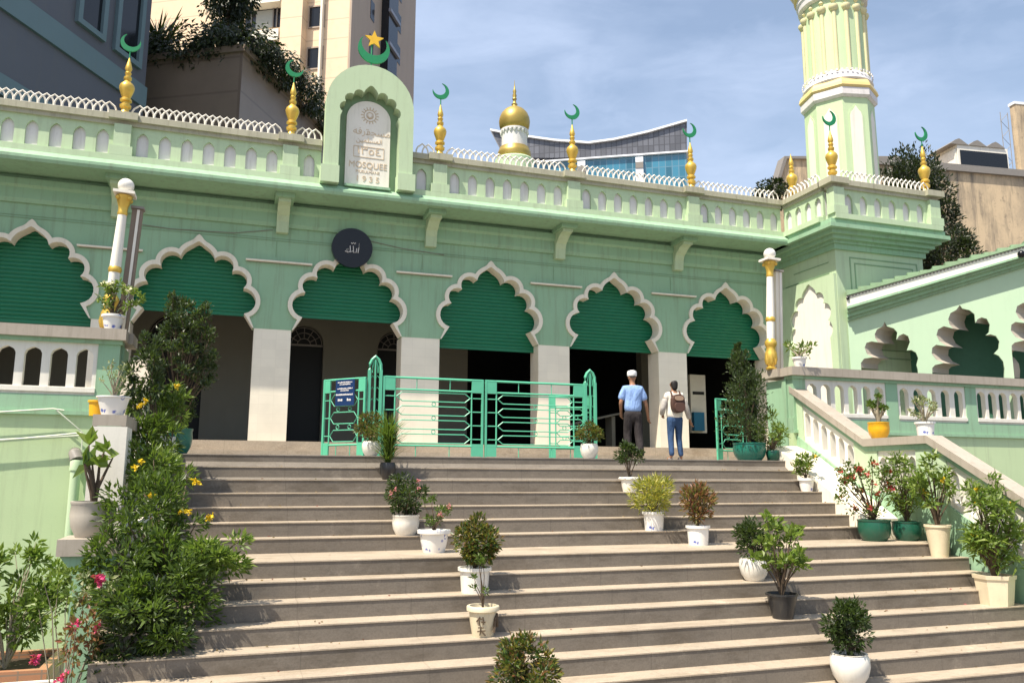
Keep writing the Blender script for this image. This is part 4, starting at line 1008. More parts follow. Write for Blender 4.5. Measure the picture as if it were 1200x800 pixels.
potted('white scalloped pot of leggy dark bush two steps below the man', 11.30, -6.03, S(3), .35, .24, 'rim', 'pot_white', bushy(.44, .42, .16, 'leafd', 900, k=14))
potted('white pot of bright yellow feathery croton in the middle of the steps', 11.21, -6.98, S(6), .35, .28, 'straight', 'pot_blue', bushy(.76, .62, .0, 'leafy', 1700, .10, .016, 26, upb=.8))
potted('blue and white pot of tall reddish croton right of the yellow one', 11.66, -7.48, S(7), .36, .28, 'straight', 'pot_blue', bushy(.56, .66, .02, 'leafr', 900, .085, .035, 16, upb=.9))
potted('white globe pot of dark bush beside the leafy black pot', 11.76, -8.68, S(9), .38, .30, 'round', 'pot_white', bushy(.58, .54, .0, 'leafd', 1500, k=20))
potted('black tapered pot of big leaved green shrub with white blooms', 11.68, -9.36, S(11), .40, .30, 'taper', 'pot_black', branchy(.68, .86, .16, 'leafb', 560, .095, .055, 24, .013, 'flw', 2, .05, cr=.3))
potted('white globe pot of dark topiary ball at the bottom right of the stairs', 11.80, -10.36, S(14), .43, .33, 'round', 'pot_white', bushy(.60, .62, .05, 'leafd', 2000, k=24))
potted('small blue and white pot of drooping plant beside the right stringer', 15.00-.22, -6.0, S(3), .30, .23, 'rim', 'pot_blue', branchy(.42, .44, .03, 'leafb', 300, .12, .03, 12, .01, 'fly', 3, .05))
potted('dark green round planter of red bougainvillea on the right landing', 14.80, -7.55, S(7), .50, .33, 'bowl', 'pot_green', branchy(.95, .95, .05, 'leaf', 900, .06, .032, 34, .012, 'flr', 22, .09, dx=-.12, cr=.26))
potted('dark green planter of tall narrow leaved shrub on the right landing', 15.35, -7.65, S(7), .44, .30, 'bowl', 'pot_green', branchy(.74, 1.15, .10, 'leafb', 900, .12, .028, 30, .012, cr=.3, droop=.5))
potted('tall cream tapered pot of young tree against the right railing', 15.25, -8.36, S(8), .38, .47, 'taper', 'pot_cream', branchy(.62, 1.0, .15, 'leafb', 520, .12, .04, 20, .016, 'fly', 3, .07, cr=.34, droop=.5))
potted('cream six sided pot of large leafy shrub at the right edge', 15.22, -9.30, S(11), .42, .40, 'square', 'pot_cream', branchy(.95, 1.35, .05, 'leafb', 1500, .13, .035, 44, .014, 'fly', 5, .06, dx=.02, cr=.26, droop=.55), rot=R(20))
# marks painted on the beige pot
b = MB()
for pts in ([(-.06, .22), (-.10, .17)], [(-.08, .2), (-.04, .2)], [(-.07, .2), (-.07, .13)], [(-.03, .22), (-.02, .14)], [(-.05, .17), (-.0, .17)], [(-.08, .11), (-.02, .11)], [(-.09, .07), (-.0, .08)], [(-.05, .12), (-.06, .03)], [(-.04, .07), (-.0, .03)]):
    P = []
    for a, zz in pts:
        an = -PI/2+a/.15-.1; P.append((7.82+.153*math.cos(an), -9.33+.153*math.sin(an), S(11)+zz))
    b.tube(P, .007, 4)
b.tube([(7.82+.158*math.cos(-PI/2+a), -9.33+.158*math.sin(-PI/2+a), S(11)+zz) for a, zz in ((.55, .05), (.75, .2), (.95, .24), (1.1, .1))], .016, 5)
b.build('painted_mark', 'bark', tb)
# pots on rails and caps
potted('white textured pot of big leaved bonsai on the low ledge at left', 3.74, -8.27, -.98, .46, .38, 'bowl', 'pot_grey', branchy(.46, .40, .34, 'leafb', 26, .20, .12, 7, .028, cr=.12, bark='bark'))
potted('blue and white pot of bare pale twigs on top of the white pier', 3.77, -7.68, .365, .38, .22, 'taper', 'pot_blue', branchy(.36, .44, .04, 'leafp', 170, .045, .02, 18, .009, bark='pale_bark'))
t = thing('plant_pot', (3.56, -7.72, .365), 'small yellow pot tucked behind the blue and white one on the left pier', 'pot')
pot(t, 3.59, -7.55, .365, .22, .18, 'straight', 'pot_yellow')
potted('grey white pot of white flowering shrub at the left terrace corner', 3.28, -4.62, 1.872, .34, .23, 'rim', 'pot_blue', branchy(.70, .52, .02, 'leafb', 420, .08, .035, 20, .012, 'flw', 8, .09, dx=.08))
potted('blue and white bowl of frangipani at the right terrace corner', 15.86, -4.62, 1.872, .30, .21, 'rim', 'pot_blue', branchy(.75, .34, .02, 'leafb', 130, .12, .04, 12, .016, 'flw', 3, .06, dx=.02, bark='pale_bark'))
potted('bright yellow pot of gnarled bonsai on the level part of the right railing', 15.79, -6.72, .362, .36, .28, 'bowl', 'pot_yellow', branchy(.44, .34, .16, 'leaf', 260, .07, .04, 12, .028, bark='pale_bark'))
potted('blue and white pot of twiggy adenium on the right railing', 15.79, -7.74, .362, .32, .22, 'straight', 'pot_blue', branchy(.52, .42, .04, 'leafp', 260, .06, .03, 16, .018, bark='pale_bark'))
# tall shrubs on the plaza corners
def conical(w_, h_, mat, n):
    def f(t, x, y, z):
        b = MB(); cs = []
        for k in range(46):
            s = (k+.5)/46; rr_ = w_/2*(1-s)**.55*(.75+.35*rnd.random()); a = rnd.uniform(0, 2*PI); q = Vector((x+math.cos(a)*rr_*.7-.12*s, y+math.sin(a)*rr_*.7, z+.15+h_*s)); cs.append(q)
            for _ in range(n//46):
                p = q+Vector((rv().x, rv().y, rv().z))*rr_*.62+Vector((0, 0, .05)); leaf(b, p, (p-q)*4+Vector((0, 0, .5))+rv()*.6, .065*rnd.uniform(.7, 1.2), .028)
        b.build('foliage', mat, t, fixn=False, smooth=0)
        b = MB(); b.tube([(x, y, z-.05), (x-.03, y, z+h_*.5), (x-.12, y, z+h_*.98)], [.045, .03, .008], 7); stems(b, (x, y, z+.1), cs[::4], .012); b.build('trunk', 'bark', t)
    return f
potted('big teal pot of tall dark conical shrub right of the top step', 14.50, -4.75, 0, .62, .34, 'bowl', 'pot_teal', conical(.98, 1.75, 'leafd', 5200), 'potted shrub')
potted('low pot of light green leafy shrub between the tall shrub and the stair end', 14.88, -4.95, 0, .26, .2, 'round', 'pot_green', branchy(.62, .74, .0, 'leafb', 520, .10, .03, 22, .01, cr=.3), 'potted shrub')
potted('pot of tall dark airy shrub in the left corner of the top step', 4.28, -4.62+.1, 0, .5, .4, 'bowl', 'pot_teal', branchy(1.15, 2.2, .05, 'leafd', 5600, .07, .032, 80, .014, cr=.20, dx=.0), 'potted shrub')

def shrub(name, label, cat, x, y, z, parts, stem_r=.03, bark='bark', fl=None, flowers=(), fs=.07):
    """free standing shrub made of several leafy masses: (cx,cy,cz,rx,ry,rz,n,L,W,mat)"""
    t = thing(name, (x, y, z), label, cat); allc = []
    for (cx, cy, cz, rx, ry, rz, n, L, W, mat) in parts:
        b = MB(); cs = crown(b, (cx, cy, cz), rx, ry, rz, n, L, W, max(10, n//60), .26, upb=.35, fill=.95); allc += cs[::3]
        b.build('foliage', mat, t, fixn=False, smooth=0)
    b = MB(); stems(b, (x, y, z), allc, stem_r, .25, .45); b.build('stem', bark, t, smooth=60)
    if fl:
        for q in flowers:
            b = MB(); q = Vector(q)
            for _ in range(16): leaf(b, q+rv()*fs*.35, rv(), fs*rnd.uniform(.4, .75), fs*.4, .1)
            b.build('flower', fl, t, fixn=False, smooth=0)
    return t
def P(px, py, y):
    r_ = ray(px, py); return CAMP+r_*((y-CAMP.y)/r_.y)
def mass(px, py, y, wx, hz, n, L, W, mat, dep=None):
    q = P(px, py, y); k = ppm(q.x, q.y, q.z); rx, rz = wx/2/k, hz/2/k
    return (q.x, q.y, q.z, rx, dep or rx*.8, rz, n, L, W, mat)
shrub('flowering_shrub', 'large sprawling green shrub with yellow blooms over the left end of the stairs', 'shrub', 4.55, -8.6, S(9),
      [mass(200, 690, -8.9, 165, 130, 2500, .085, .034, 'leaf'), mass(170, 610, -8.3, 120, 120, 2000, .085, .034, 'leaf'), mass(245, 655, -8.9, 90, 60, 900, .085, .034, 'leafb'),
       mass(165, 745, -9.3, 110, 110, 1500, .085, .034, 'leafd'), mass(185, 710, -9.3, 130, 100, 1000, .085, .034, 'leaf'), mass(145, 660, -8.9, 90, 120, 1200, .085, .034, 'leaf'), mass(180, 560, -7.6, 80, 90, 1100, .10, .03, 'leafb')],
      .02, fl='fly', flowers=[P(px, py, -8.6) for px, py in ((228, 563), (232, 566), (220, 600), (247, 604), (243, 607), (233, 648), (237, 650), (212, 599), (178, 580), (165, 540), (158, 548))], fs=.07)
shrub('flowering_shrub', 'upright leafy shrub with yellow trumpet blooms at the top of the left rail', 'shrub', 4.2, -6.3, S(4),
      [mass(180, 480, -6.2, 70, 70, 900, .11, .032, 'leaf'), mass(175, 520, -6.6, 80, 60, 900, .11, .032, 'leaf'), mass(165, 545, -6.6, 55, 70, 700, .11, .032, 'leafb'), mass(205, 470, -5.9, 45, 50, 450, .11, .032, 'leafb'), mass(170, 440, -6.4, 44, 90, 1300, .08, .03, 'leafd')],
      .014, fl='fly', flowers=[P(px, py, -6.6) for px, py in ((163, 475), (170, 470), (207, 452), (150, 525), (160, 530), (168, 534))], fs=.075)
shrub('rose_bush', 'straggly rose bush with magenta blooms before the left green pier', 'shrub', 3.75, -9.3, -2.96,
      [mass(70, 690, -9.3, 70, 90, 260, .06, .035, 'leafb'), mass(95, 745, -9.5, 60, 90, 260, .06, .035, 'leafr'), mass(110, 680, -9.3, 50, 60, 140, .06, .035, 'leafp')],
      .010, 'pale_bark', 'flp', [P(px, py, -9.5) for px, py in ((115, 678), (117, 681), (113, 676), (85, 735), (114, 735), (42, 770), (40, 773), (78, 790), (70, 795), (90, 728))], .08)
shrub('leafy_shrub', 'broad light green shrub growing in the brick planter at the bottom left', 'shrub', 2.7, -6.6, -2.6,
      [mass(25, 715, -6.6, 100, 90, 850, .10, .045, 'leaf'), mass(70, 680, -6.5, 60, 50, 260, .09, .04, 'leafb'), mass(-30, 700, -6.6, 100, 120, 900, .11, .05, 'leafb'), mass(30, 650, -6.4, 50, 40, 160, .10, .045, 'leafb')],
      .014, 'pale_bark')
pl = thing('brick_planter', (2.6, -6.6, -2.96), 'low orange brick planter under the light green shrub', 'planter')
b = MB(); b.box(.6, 3.25, -7.2, -7.1, -2.97, -2.52); b.box(.6, 3.25, -6.0, -5.9, -2.97, -2.52); b.box(3.15, 3.25, -7.1, -6.0, -2.97, -2.52); b.box(.6, .7, -7.1, -6.0, -2.97, -2.52); b.build('planter_wall', 'brick', pl, smooth=0)
b = MB(); b.box(.7, 3.15, -7.1, -6.0, -2.97, -2.6); b.build('planter_soil', 'soil', pl, smooth=0)
lf = thing('low_fence', (3.2, -8.2, -2.96), 'low white fence with a flat rail in the bottom left corner', 'fence')
b = MB(); b.box(2.75, 3.6, -8.5, -8.42, -2.45, -2.38); b.build('rail', 'white', lf, smooth=0)
for k in range(6): MB().box(2.80+k*.15, 2.86+k*.15, -8.48, -8.44, -2.96, -2.452).build('picket', 'white', lf, smooth=0)

# ------------------------------------------------------------------ people
def skinned(name, verts, edges, rad, mat, parent, sub=2, root=0):
    me = bpy.data.meshes.new(name); me.from_pydata([Vector(v) for v in verts], edges, [])
    o = bpy.data.objects.new(name, me); COL.objects.link(o)
    md = o.modifiers.new('skin', 'SKIN'); md.use_smooth_shade = True
    for i, r_ in enumerate(rad):
        sv = me.skin_vertices[0].data[i]; sv.radius = r_ if isinstance(r_, tuple) else (r_, r_); sv.use_root = (i == root)
    ms = o.modifiers.new('sub', 'SUBSURF'); ms.levels = sub; ms.render_levels = sub
    bpy.context.view_layer.update()
    m2 = bpy.data.meshes.new_from_object(o.evaluated_get(bpy.context.evaluated_depsgraph_get()))
    o.modifiers.clear(); o.data = m2; m2.materials.clear(); m2.materials.append(M[mat]); o.parent = parent
    for p_ in m2.polygons: p_.use_smooth = True
    return o
M['shirt_blue'] = plain('shirt_blue', (.24, .37, .66), rough=.85, var=.08, sc=10)
M['trouser'] = plain('dark_trousers', (.022, .017, .018), rough=.85)
M['jeans'] = plain('blue_jeans', (.028, .065, .15), rough=.85, var=.25, sc=12)
for nm_ in ('shirt_blue', 'trouser', 'jeans'):
    nt_ = M[nm_].node_tree; b_ = next(n for n in nt_.nodes if n.type == 'BSDF_PRINCIPLED'); bump(nt_, b_, noise(nt_, (1, 1, .45), 9, 3, .5), .9, .06)
M['capw'] = plain('white_cap', (.72, .72, .72), rough=.9)
M['hair'] = plain('dark_hair', (.012, .009, .007), rough=.6, sc=60, var=.4)
M['hairg'] = plain('grey_hair', (.10, .09, .085), rough=.8, sc=60, var=.3)
M['blouse'] = plain('cream_blouse', (.66, .62, .55), rough=.9)
M['sleeve'] = plain('speckled_sleeve', (.40, .37, .34), rough=.9, var=.55, sc=45)
M['pack'] = plain('brown_bag', (.075, .035, .025), rough=.6)
M['packl'] = plain('tan_strap', (.30, .2, .14), rough=.6)
M['shoe'] = plain('shoe', (.30, .27, .25), rough=.7)
def hand(V, Ed, Rd, wi, wrist, dirv, side, s=1.0):
    """palm and five curled fingers continued from wrist vertex index wi"""
    d = Vector(dirv).normalized(); a = Vector(side).normalized(); n = d.cross(a).normalized(); w0 = Vector(wrist)
    pi_ = len(V); V.append(w0+d*.045*s); Rd.append((.030*s, .016*s)); Ed.append((wi, pi_))
    p2 = len(V); V.append(w0+d*.085*s); Rd.append((.036*s, .014*s)); Ed.append((pi_, p2))
    for k, (off, L) in enumerate(((-.030, .066), (-.010, .076), (.010, .072), (.028, .056))):
        q = w0+d*.09*s+a*off*s; i = len(V); V += [q, q+d*L*.5*s+n*.012*s, q+d*L*.88*s+n*.035*s]; Rd += [.009*s, .008*s, .007*s]; Ed += [(p2, i), (i, i+1), (i+1, i+2)]
    q = w0+d*.035*s-a*.03*s; i = len(V); V += [q, q+d*.028*s-a*.02*s, q+d*.06*s-a*.022*s+n*.01]; Rd += [.012*s, .010*s, .008*s]; Ed += [(pi_, i), (i, i+1), (i+1, i+2)]
def person(name, x, y, z, face, h, pose, label, parts):
    t = thing(name, (0, 0, 0), label, 'person'); k = h/1.72
    V, Ed, Rd = [], [], []
    def add(p, r_, par=None):
        V.append(Vector(p)*k); Rd.append(tuple(q*k for q in r_) if isinstance(r_, tuple) else r_*k)
        if par is not None: Ed.append((par, len(V)-1))
        return len(V)-1
    pel = add((0, 0, .94), (.115, .075)); ab = add((0, .0, 1.08), (.11, .07), pel); ch = add((0, .0, 1.26), (.13, .075), ab); sh = add((0, -.005, 1.40), (.12, .065), ch)
    nk = add((0, -.005, 1.47), .055, sh); n2 = add((0, .01, 1.53), .054, nk)
    hp = pose.get('head', (0, 0)); hd = add((hp[0]*.5, .02, 1.585), (.066, .075), n2); hc = add((hp[0], .02, 1.645), (.074, .09), hd); ht = add((hp[0], .01, 1.69), (.05, .06), hc)
    no = add((hp[0]+pose.get('nose', 0)*.08, .105, 1.61), .012, hc)
    for e in (-1, 1): add((hp[0]+e*.078, .01, 1.61), .014, hc)
    for sgn, leg in ((-1, pose['L']), (1, pose['R'])):
        hi = add((sgn*.09, 0, .88), .06, pel); kn = add(leg[0], .036, hi); m1 = add(Vector(leg[0]).lerp(Vector(leg[1]), .4)+Vector((0, -.01, 0)), .034, kn); an = add(leg[1], .028, m1)
        f = Vector(leg[1])+Vector((sgn*.02, .06, -.045)); ff = add(f, (.035, .03), an); add(f+Vector((sgn*.015, .11, -.01)), (.036, .02), ff)
    for sgn, arm in ((-1, pose['AL']), (1, pose['AR'])):
        s0 = add((sgn*.165, -.005, 1.375), .056, sh); s1 = add(Vector((sgn*.185, 0, 1.33)), .050, s0); el = add(arm[0], .038, s1); wr = add(arm[1], .026, el)
        dv = Vector(arm[1])-Vector(arm[0]); hand(V, Ed, Rd, wr, V[wr], dv, (0, 1, 0), k)
    skinned('body', V, Ed, Rd, 'skin', t)
    parts(t, k)
    t.location = (x, y, z); t.rotation_euler = (0, 0, face)
    return t
def man_parts(t, k):
    K = lambda *a: Vector(a)*k
    V = [K(0, 0, .90), K(0, 0, 1.06), K(0, 0, 1.27), K(0, -.005, 1.40), K(0, 0, 1.455), K(-.15, -.005, 1.385), K(-.205, 0, 1.28), K(-.235, -.01, 1.15), K(.15, -.005, 1.385), K(.205, 0, 1.28), K(.245, .0, 1.15)]
    skinned('shirt', V, [(0, 1), (1, 2), (2, 3), (3, 4), (3, 5), (5, 6), (6, 7), (3, 8), (8, 9), (9, 10)], [(.195*k, .135*k), (.19*k, .13*k), (.195*k, .125*k), (.155*k, .10*k), .068*k, .082*k, .078*k, .084*k, .082*k, .078*k, .084*k], 'shirt_blue', t)
    V = [K(0, 0, 1.0), K(0, 0, .90), K(-.09, 0, .82), K(-.105, .06, .50), K(-.105, -.01, .10), K(-.105, -.01, .06), K(.09, 0, .82), K(.10, -.02, .50), K(.10, -.14, .12), K(.10, -.145, .08)]
    skinned('trousers', V, [(0, 1), (1, 2), (2, 3), (3, 4), (4, 5), (1, 6), (6, 7), (7, 8), (8, 9)], [(.185*k, .128*k), (.185*k, .13*k), .108*k, .085*k, .074*k, .074*k, .108*k, .085*k, .074*k, .074*k], 'trouser', t)
    b = MB(); b.lathe([(.088*k, 1.645*k), (.094*k, 1.66*k), (.094*k, 1.71*k), (.084*k, 1.745*k), (.04*k, 1.76*k), (.002, 1.762*k)], (0, .012, 0), 20, 0, (1, 1.12)); b.build('prayer_cap', 'capw', t)
    V = [K(0, -.04, 1.60), K(0, -.03, 1.66)]; skinned('hair', V, [(0, 1)], [(.072*k, .06*k), (.075*k, .07*k)], 'hairg', t)
person('person', 12.42, -4.0, .0, R(-12), 1.70, {'head': (.0, 0), 'nose': .5, 'L': ((-.105, .06, .50), (-.105, -.01, .09)), 'R': ((.10, -.02, .50), (.10, -.145, .12)),
       'AL': ((-.25, -.03, 1.10), (-.20, .14, .92)), 'AR': ((.27, .0, 1.09), (.33, .10, .86))}, 'man in white prayer cap, light blue shirt and dark trousers walking away', man_parts)
def woman_parts(t, k):
    K = lambda *a: Vector(a)*k
    V = [K(0, 0, .84), K(0, 0, 1.03), K(0, 0, 1.25), K(0, -.005, 1.39), K(0, 0, 1.46), K(-.145, -.005, 1.375), K(-.205, 0, 1.27), K(.145, -.005, 1.375), K(.205, 0, 1.27)]
    skinned('blouse', V, [(0, 1), (1, 2), (2, 3), (3, 4), (3, 5), (5, 6), (3, 7), (7, 8)], [(.205*k, .145*k), (.19*k, .135*k), (.185*k, .12*k), (.15*k, .10*k), .068*k, .08*k, .074*k, .08*k, .074*k], 'blouse', t)
    for s_, el, wr in ((-1, K(-.265, -.02, 1.08), K(-.24, .12, .97)), (1, K(.275, -.01, 1.08), K(.36, .06, .87))):
        skinned('sleeve', [K(s_*.19, 0, 1.32), el, wr], [(0, 1), (1, 2)], [.080*k, .066*k, .054*k], 'sleeve', t)
    V = [K(0, 0, .98), K(0, 0, .88), K(-.09, 0, .80), K(-.10, -.0, .49), K(-.12, -.085, .09), K(.09, 0, .80), K(.10, .06, .49), K(.13, .02, .085)]
    skinned('jeans', V, [(0, 1), (1, 2), (2, 3), (3, 4), (1, 5), (5, 6), (6, 7)], [(.178*k, .125*k), (.178*k, .128*k), .098*k, .070*k, .056*k, .098*k, .070*k, .056*k], 'jeans', t)
    for q_ in (K(-.125, -.07, .05), K(.13, .03, .05)): skinned('shoe', [q_, q_+K(0, .13, -.01)], [(0, 1)], [(.05*k, .05*k), (.05*k, .035*k)], 'shoe', t)
    V = [K(0, .0, 1.66), K(0, -.03, 1.62), K(0, -.055, 1.54), K(0, -.07, 1.48)]; skinned('hair', V, [(0, 1), (1, 2), (2, 3)], [(.088*k, .10*k), (.088*k, .085*k), (.07*k, .05*k), (.05*k, .03*k)], 'hair', t)
    bg_ = bpy.data.objects.new('backpack', None); COL.objects.link(bg_); bg_.parent = t
    def sb(prof_r, y0, y1, nm, mt, par, zc=0):
        b = MB(); b.prism(prof_r, 'y', y0*k, y1*k); me = b.build(nm, mt, None, smooth=40); me.parent = par; bv = me.modifiers.new('b', 'BEVEL'); bv.width = .03*k; bv.segments = 3; return me
    def oval(w_, z0, z1, n=16): return [(w_*k*math.copysign(abs(math.cos(2*PI*i/n))**.7, math.cos(2*PI*i/n)), (z0+z1)/2*k+(z1-z0)/2*k*math.copysign(abs(math.sin(2*PI*i/n))**.7, math.sin(2*PI*i/n))) for i in range(n)]
    sb(oval(.14, .99, 1.38), -.27, -.12, 'bag_body', 'pack', bg_); sb(oval(.115, 1.01, 1.20), -.33, -.271, 'bag_pocket', 'pack', bg_); sb(oval(.095, 1.24, 1.34), -.30, -.271, 'bag_flap', 'packl', bg_)
    for s_ in (-1, 1):
        b = MB(); b.tube([K(s_*.09, -.13, 1.12), K(s_*.10, -.13, 1.36), K(s_*.095, -.06, 1.455), K(s_*.10, .06, 1.42), K(s_*.11, .12, 1.30)], .02*k, 6); o_ = b.build('bag_strap', 'pack', None); o_.parent = bg_
person('person', 13.33, -4.0, .0, R(-8), 1.60, {'head': (0, 0), 'nose': 0, 'L': ((-.10, -.0, .50), (-.12, -.08, .10)), 'R': ((.10, .06, .50), (.13, .02, .085)),
       'AL': ((-.265, -.02, 1.08), (-.20, .16, .97)), 'AR': ((.275, -.01, 1.08), (.37, .06, .85))}, 'woman in cream top and blue jeans with a brown backpack walking away', woman_parts)

# ------------------------------------------------------------------ town behind
G1 = Vector((math.sin(.52), math.cos(.52), 0)); G2 = Vector((math.cos(.52), -math.sin(.52), 0)); ZZ = Vector((0, 0, 1))
GZ = -2.96
def onface(E, u): return u.cross(ZZ).normalized()
def window(face, parent, c0, c1, frame_m='trim', glass='winglass', fw=.25, out=1, sill=False):
    s0, z1 = face.sz(*c0); s1, z0 = face.sz(*c1)
    if s0 > s1: s0, s1 = s1, s0
    if z0 > z1: z0, z1 = z1, z0
    o = out
    g_ = MB(); face.slab(g_, s0, s1, z0, z1, 0, .03*o); 
    f_ = MB()
    for a in ((s0-fw, s1+fw, z1, z1+fw), (s0-fw, s1+fw, z0-fw, z0), (s0-fw, s0, z0, z1), (s1, s1+fw, z0, z1)): face.slab(f_, *a, 0, .14*o)
    w_ = f_.build('window', frame_m, parent, smooth=0); g_.build('pane', glass, w_, smooth=0)
# slate violet building at the left
E = at(170, 100, 34); f1 = Face(E, G1)
bv_ = thing('grey_building', (E.x, E.y, GZ), 'slate violet building with pale blue bands and tall windows at the top left', 'building')
s_near = -26.
b = MB(); f1.slab(b, s_near, 0, GZ, 26, -12, 0)
sg_ = 1 if (CAMP-f1.E).dot(f1.n) > 0 else -1
b = MB(); f1.slab(b, s_near, 0, GZ, 28, -14*sg_, 0); b.build('wall', 'purple', bv_, smooth=0)
def bandpx(face, p0, p1, th, b):
    a, za = face.sz(*p0); c, zc = face.sz(*p1); face.poly(b, [(a, za), (c, zc), (c, zc+th), (a, za+th)], 0, .12*sg_)
b = MB(); zb_ = f1.sz(80, 52)[1]; f1.slab(b, s_near, 0, zb_-.45, zb_+.45, 0, .12*sg_); b.build('blue_band', 'trim', bv_, smooth=0)
b = MB(); zc_ = f1.sz(8, 92)[1]; f1.slab(b, s_near, 0, zc_-.7, zc_, 0, .12*sg_); b.build('blue_band', 'trim', bv_, smooth=0)
for (pa, pb) in ((93, 118), (139, 163)):
    cx_ = (f1.sz(pa, 20)[0]+f1.sz(pb, 20)[0])/2; hw = abs(f1.sz(pa, 20)[0]-f1.sz(pb, 20)[0])/2
    zbot = f1.sz(105, 32)[1]
    for kk in range(3):
        z0 = zbot+kk*4.6; g_ = MB(); f1.slab(g_, cx_-hw, cx_+hw, z0, z0+3.0, 0, .03*sg_)
        f_ = MB()
        for a in ((cx_-hw-.22, cx_+hw+.22, z0+3.0, z0+3.22), (cx_-hw-.22, cx_+hw+.22, z0-.22, z0), (cx_-hw-.22, cx_-hw, z0, z0+3), (cx_+hw, cx_+hw+.22, z0, z0+3)): f1.slab(f_, *a, 0, .16*sg_)
        w_ = f_.build('window', 'trim', bv_, smooth=0); g_.build('pane', 'winglass', w_, smooth=0)
# brown concrete block with planting on its roof
E = at(285, 55, 36); f2 = Face(E, G2); f2b = Face(E, G1); zt = E.z
bc = thing('concrete_block', (E.x, E.y, GZ), 'brown concrete clad block with a dark planted roof behind the left parapet', 'building')
s2 = 1 if (CAMP-f2.E).dot(f2.n) > 0 else -1
b = MB(); o = f2.E; b.obox((o-G2*12+ZZ*GZ), G2*12, G1*26, ZZ*(zt-GZ)); b.build('wall', 'concrete', bc, smooth=0)
b = MB(); q = f2.E; b.obox(q-G2*12.1-G1*.12+ZZ*(zt-.25), G2*12.25, G1*.35, ZZ*.3); b.obox(q-G2*.12+ZZ*(zt-.25)+G1*.24, G2*.27, G1*26, ZZ*.3); b.build('roof_edge', 'concrete', bc, smooth=0)
def hedge(name, label, cat, boxes, mat, L, W, dens, twig=True):
    t = thing(name, tuple(boxes[0][0]), label, cat)
    b = MB()
    for (c, rx, ry, rz, n) in boxes: crown(b, c, rx, ry, rz, n, L, W, max(14, n//60), .34, upb=-.3, fill=.95, curl=.6)
    b.build('foliage', mat, t, fixn=False, smooth=0)
    b = MB()
    for (c, rx, ry, rz, n) in boxes: stems(b, Vector(c)-ZZ*rz*.9, clumps(c, rx, ry, rz, 10, .8), .05)
    b.build('branch', 'bark', t)
    return t
bx_ = []
for s_ in (-10.5, -8, -5.5, -3, -.8): bx_.append((q+G2*s_+G1*.6+ZZ*(zt+.5), 1.9, 1.2, 1.15, 2600))
for s_ in (2.5, 5.5, 9, 12.5, 16.5, 21): bx_.append((q+G1*s_+ZZ*(zt+.35)+G2*.1, 1.2, 1.9, .85, 2000))
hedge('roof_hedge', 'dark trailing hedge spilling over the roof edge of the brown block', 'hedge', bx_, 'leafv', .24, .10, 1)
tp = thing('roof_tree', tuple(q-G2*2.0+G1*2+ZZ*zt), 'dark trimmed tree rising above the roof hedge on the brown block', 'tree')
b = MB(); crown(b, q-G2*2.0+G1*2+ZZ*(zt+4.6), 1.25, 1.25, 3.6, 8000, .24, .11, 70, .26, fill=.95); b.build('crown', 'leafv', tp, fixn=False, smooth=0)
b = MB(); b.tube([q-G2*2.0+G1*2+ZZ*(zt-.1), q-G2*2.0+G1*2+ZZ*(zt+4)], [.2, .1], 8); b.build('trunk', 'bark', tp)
yc = thing('spiky_plant', tuple(q-G2*5.0+G1*1.5+ZZ*zt), 'spiky yucca leaves above the hedge against the peach tower', 'plant')
b = MB(); c0 = q-G2*5.2+G1*1.5+ZZ*(zt+1.4)
for _ in range(60):
    a = rnd.uniform(0, 2*PI); e = rnd.uniform(.15, 1.4); blade(b, c0+rv()*.25, Vector((math.cos(a)*math.cos(e), math.sin(a)*math.cos(e), math.sin(e))), rnd.uniform(1.4, 2.3), .16, .12)
b.build('leaves', 'leafv', yc, fixn=False, smooth=0)
b = MB(); b.tube([c0-ZZ*1.6, c0], [.12, .1], 8); b.build('trunk', 'bark', yc)
# hotel tower
E = at(410, 40, 74); f3 = Face(E, G2); f4 = Face(E, G1)
ht_ = thing('hotel_tower', (E.x, E.y, GZ), 'tall peach and beige tower with dark square windows and balconies', 'building')
s3 = 1 if (CAMP-f3.E).dot(f3.n) > 0 else -1; s4 = 1 if (CAMP-f4.E).dot(f4.n) > 0 else -1
L4 = f4.sz(485, 60)[0]
o = Vector((E.x, E.y, 0))
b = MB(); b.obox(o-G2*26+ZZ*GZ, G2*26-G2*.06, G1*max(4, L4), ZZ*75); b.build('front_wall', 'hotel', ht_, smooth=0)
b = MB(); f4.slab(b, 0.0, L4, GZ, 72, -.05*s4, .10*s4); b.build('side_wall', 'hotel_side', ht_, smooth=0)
a0, a1 = f3.sz(353, 40)[0], f3.sz(381, 40)[0]
b = MB(); f3.slab(b, f3.sz(377, 40)[0]+.0, f3.sz(383, 40)[0]-.3, GZ, 70, 0, .5*s3); b.build('pilaster', 'hotelw', ht_, smooth=0)
b = MB(); f3.slab(b, f3.sz(334, 40)[0], f3.sz(359, 40)[0], GZ, 70, 0, 1.0*s3); b.build('pilaster', 'hotel', ht_, smooth=0)
pitch = f3.sz(370, 8)[1]-f3.sz(370, 56)[1]
for k in range(-1, 3):
    zt_ = f3.sz(370, 9)[1]+(k)*pitch
    g_ = MB(); sa, sb_ = f3.sz(363, 20)[0], f3.sz(380, 20)[0]; f3.slab(g_, sa, sb_, zt_-1.95, zt_, 0, .03*s3)
    f_ = MB(); 
    for a in ((sa-.1, sb_+.1, zt_, zt_+.14), (sa-.1, sb_+.1, zt_-2.09, zt_-1.95), (sa-.1, sa, zt_-1.95, zt_), (sb_, sb_+.1, zt_-1.95, zt_)): f3.slab(f_, *a, 0, .10*s3)
    w_ = f_.build('window', 'hotel_side', ht_, smooth=0); g_.build('pane', 'winglass', w_, smooth=0)
zr = f3.sz(310, 12)[1]
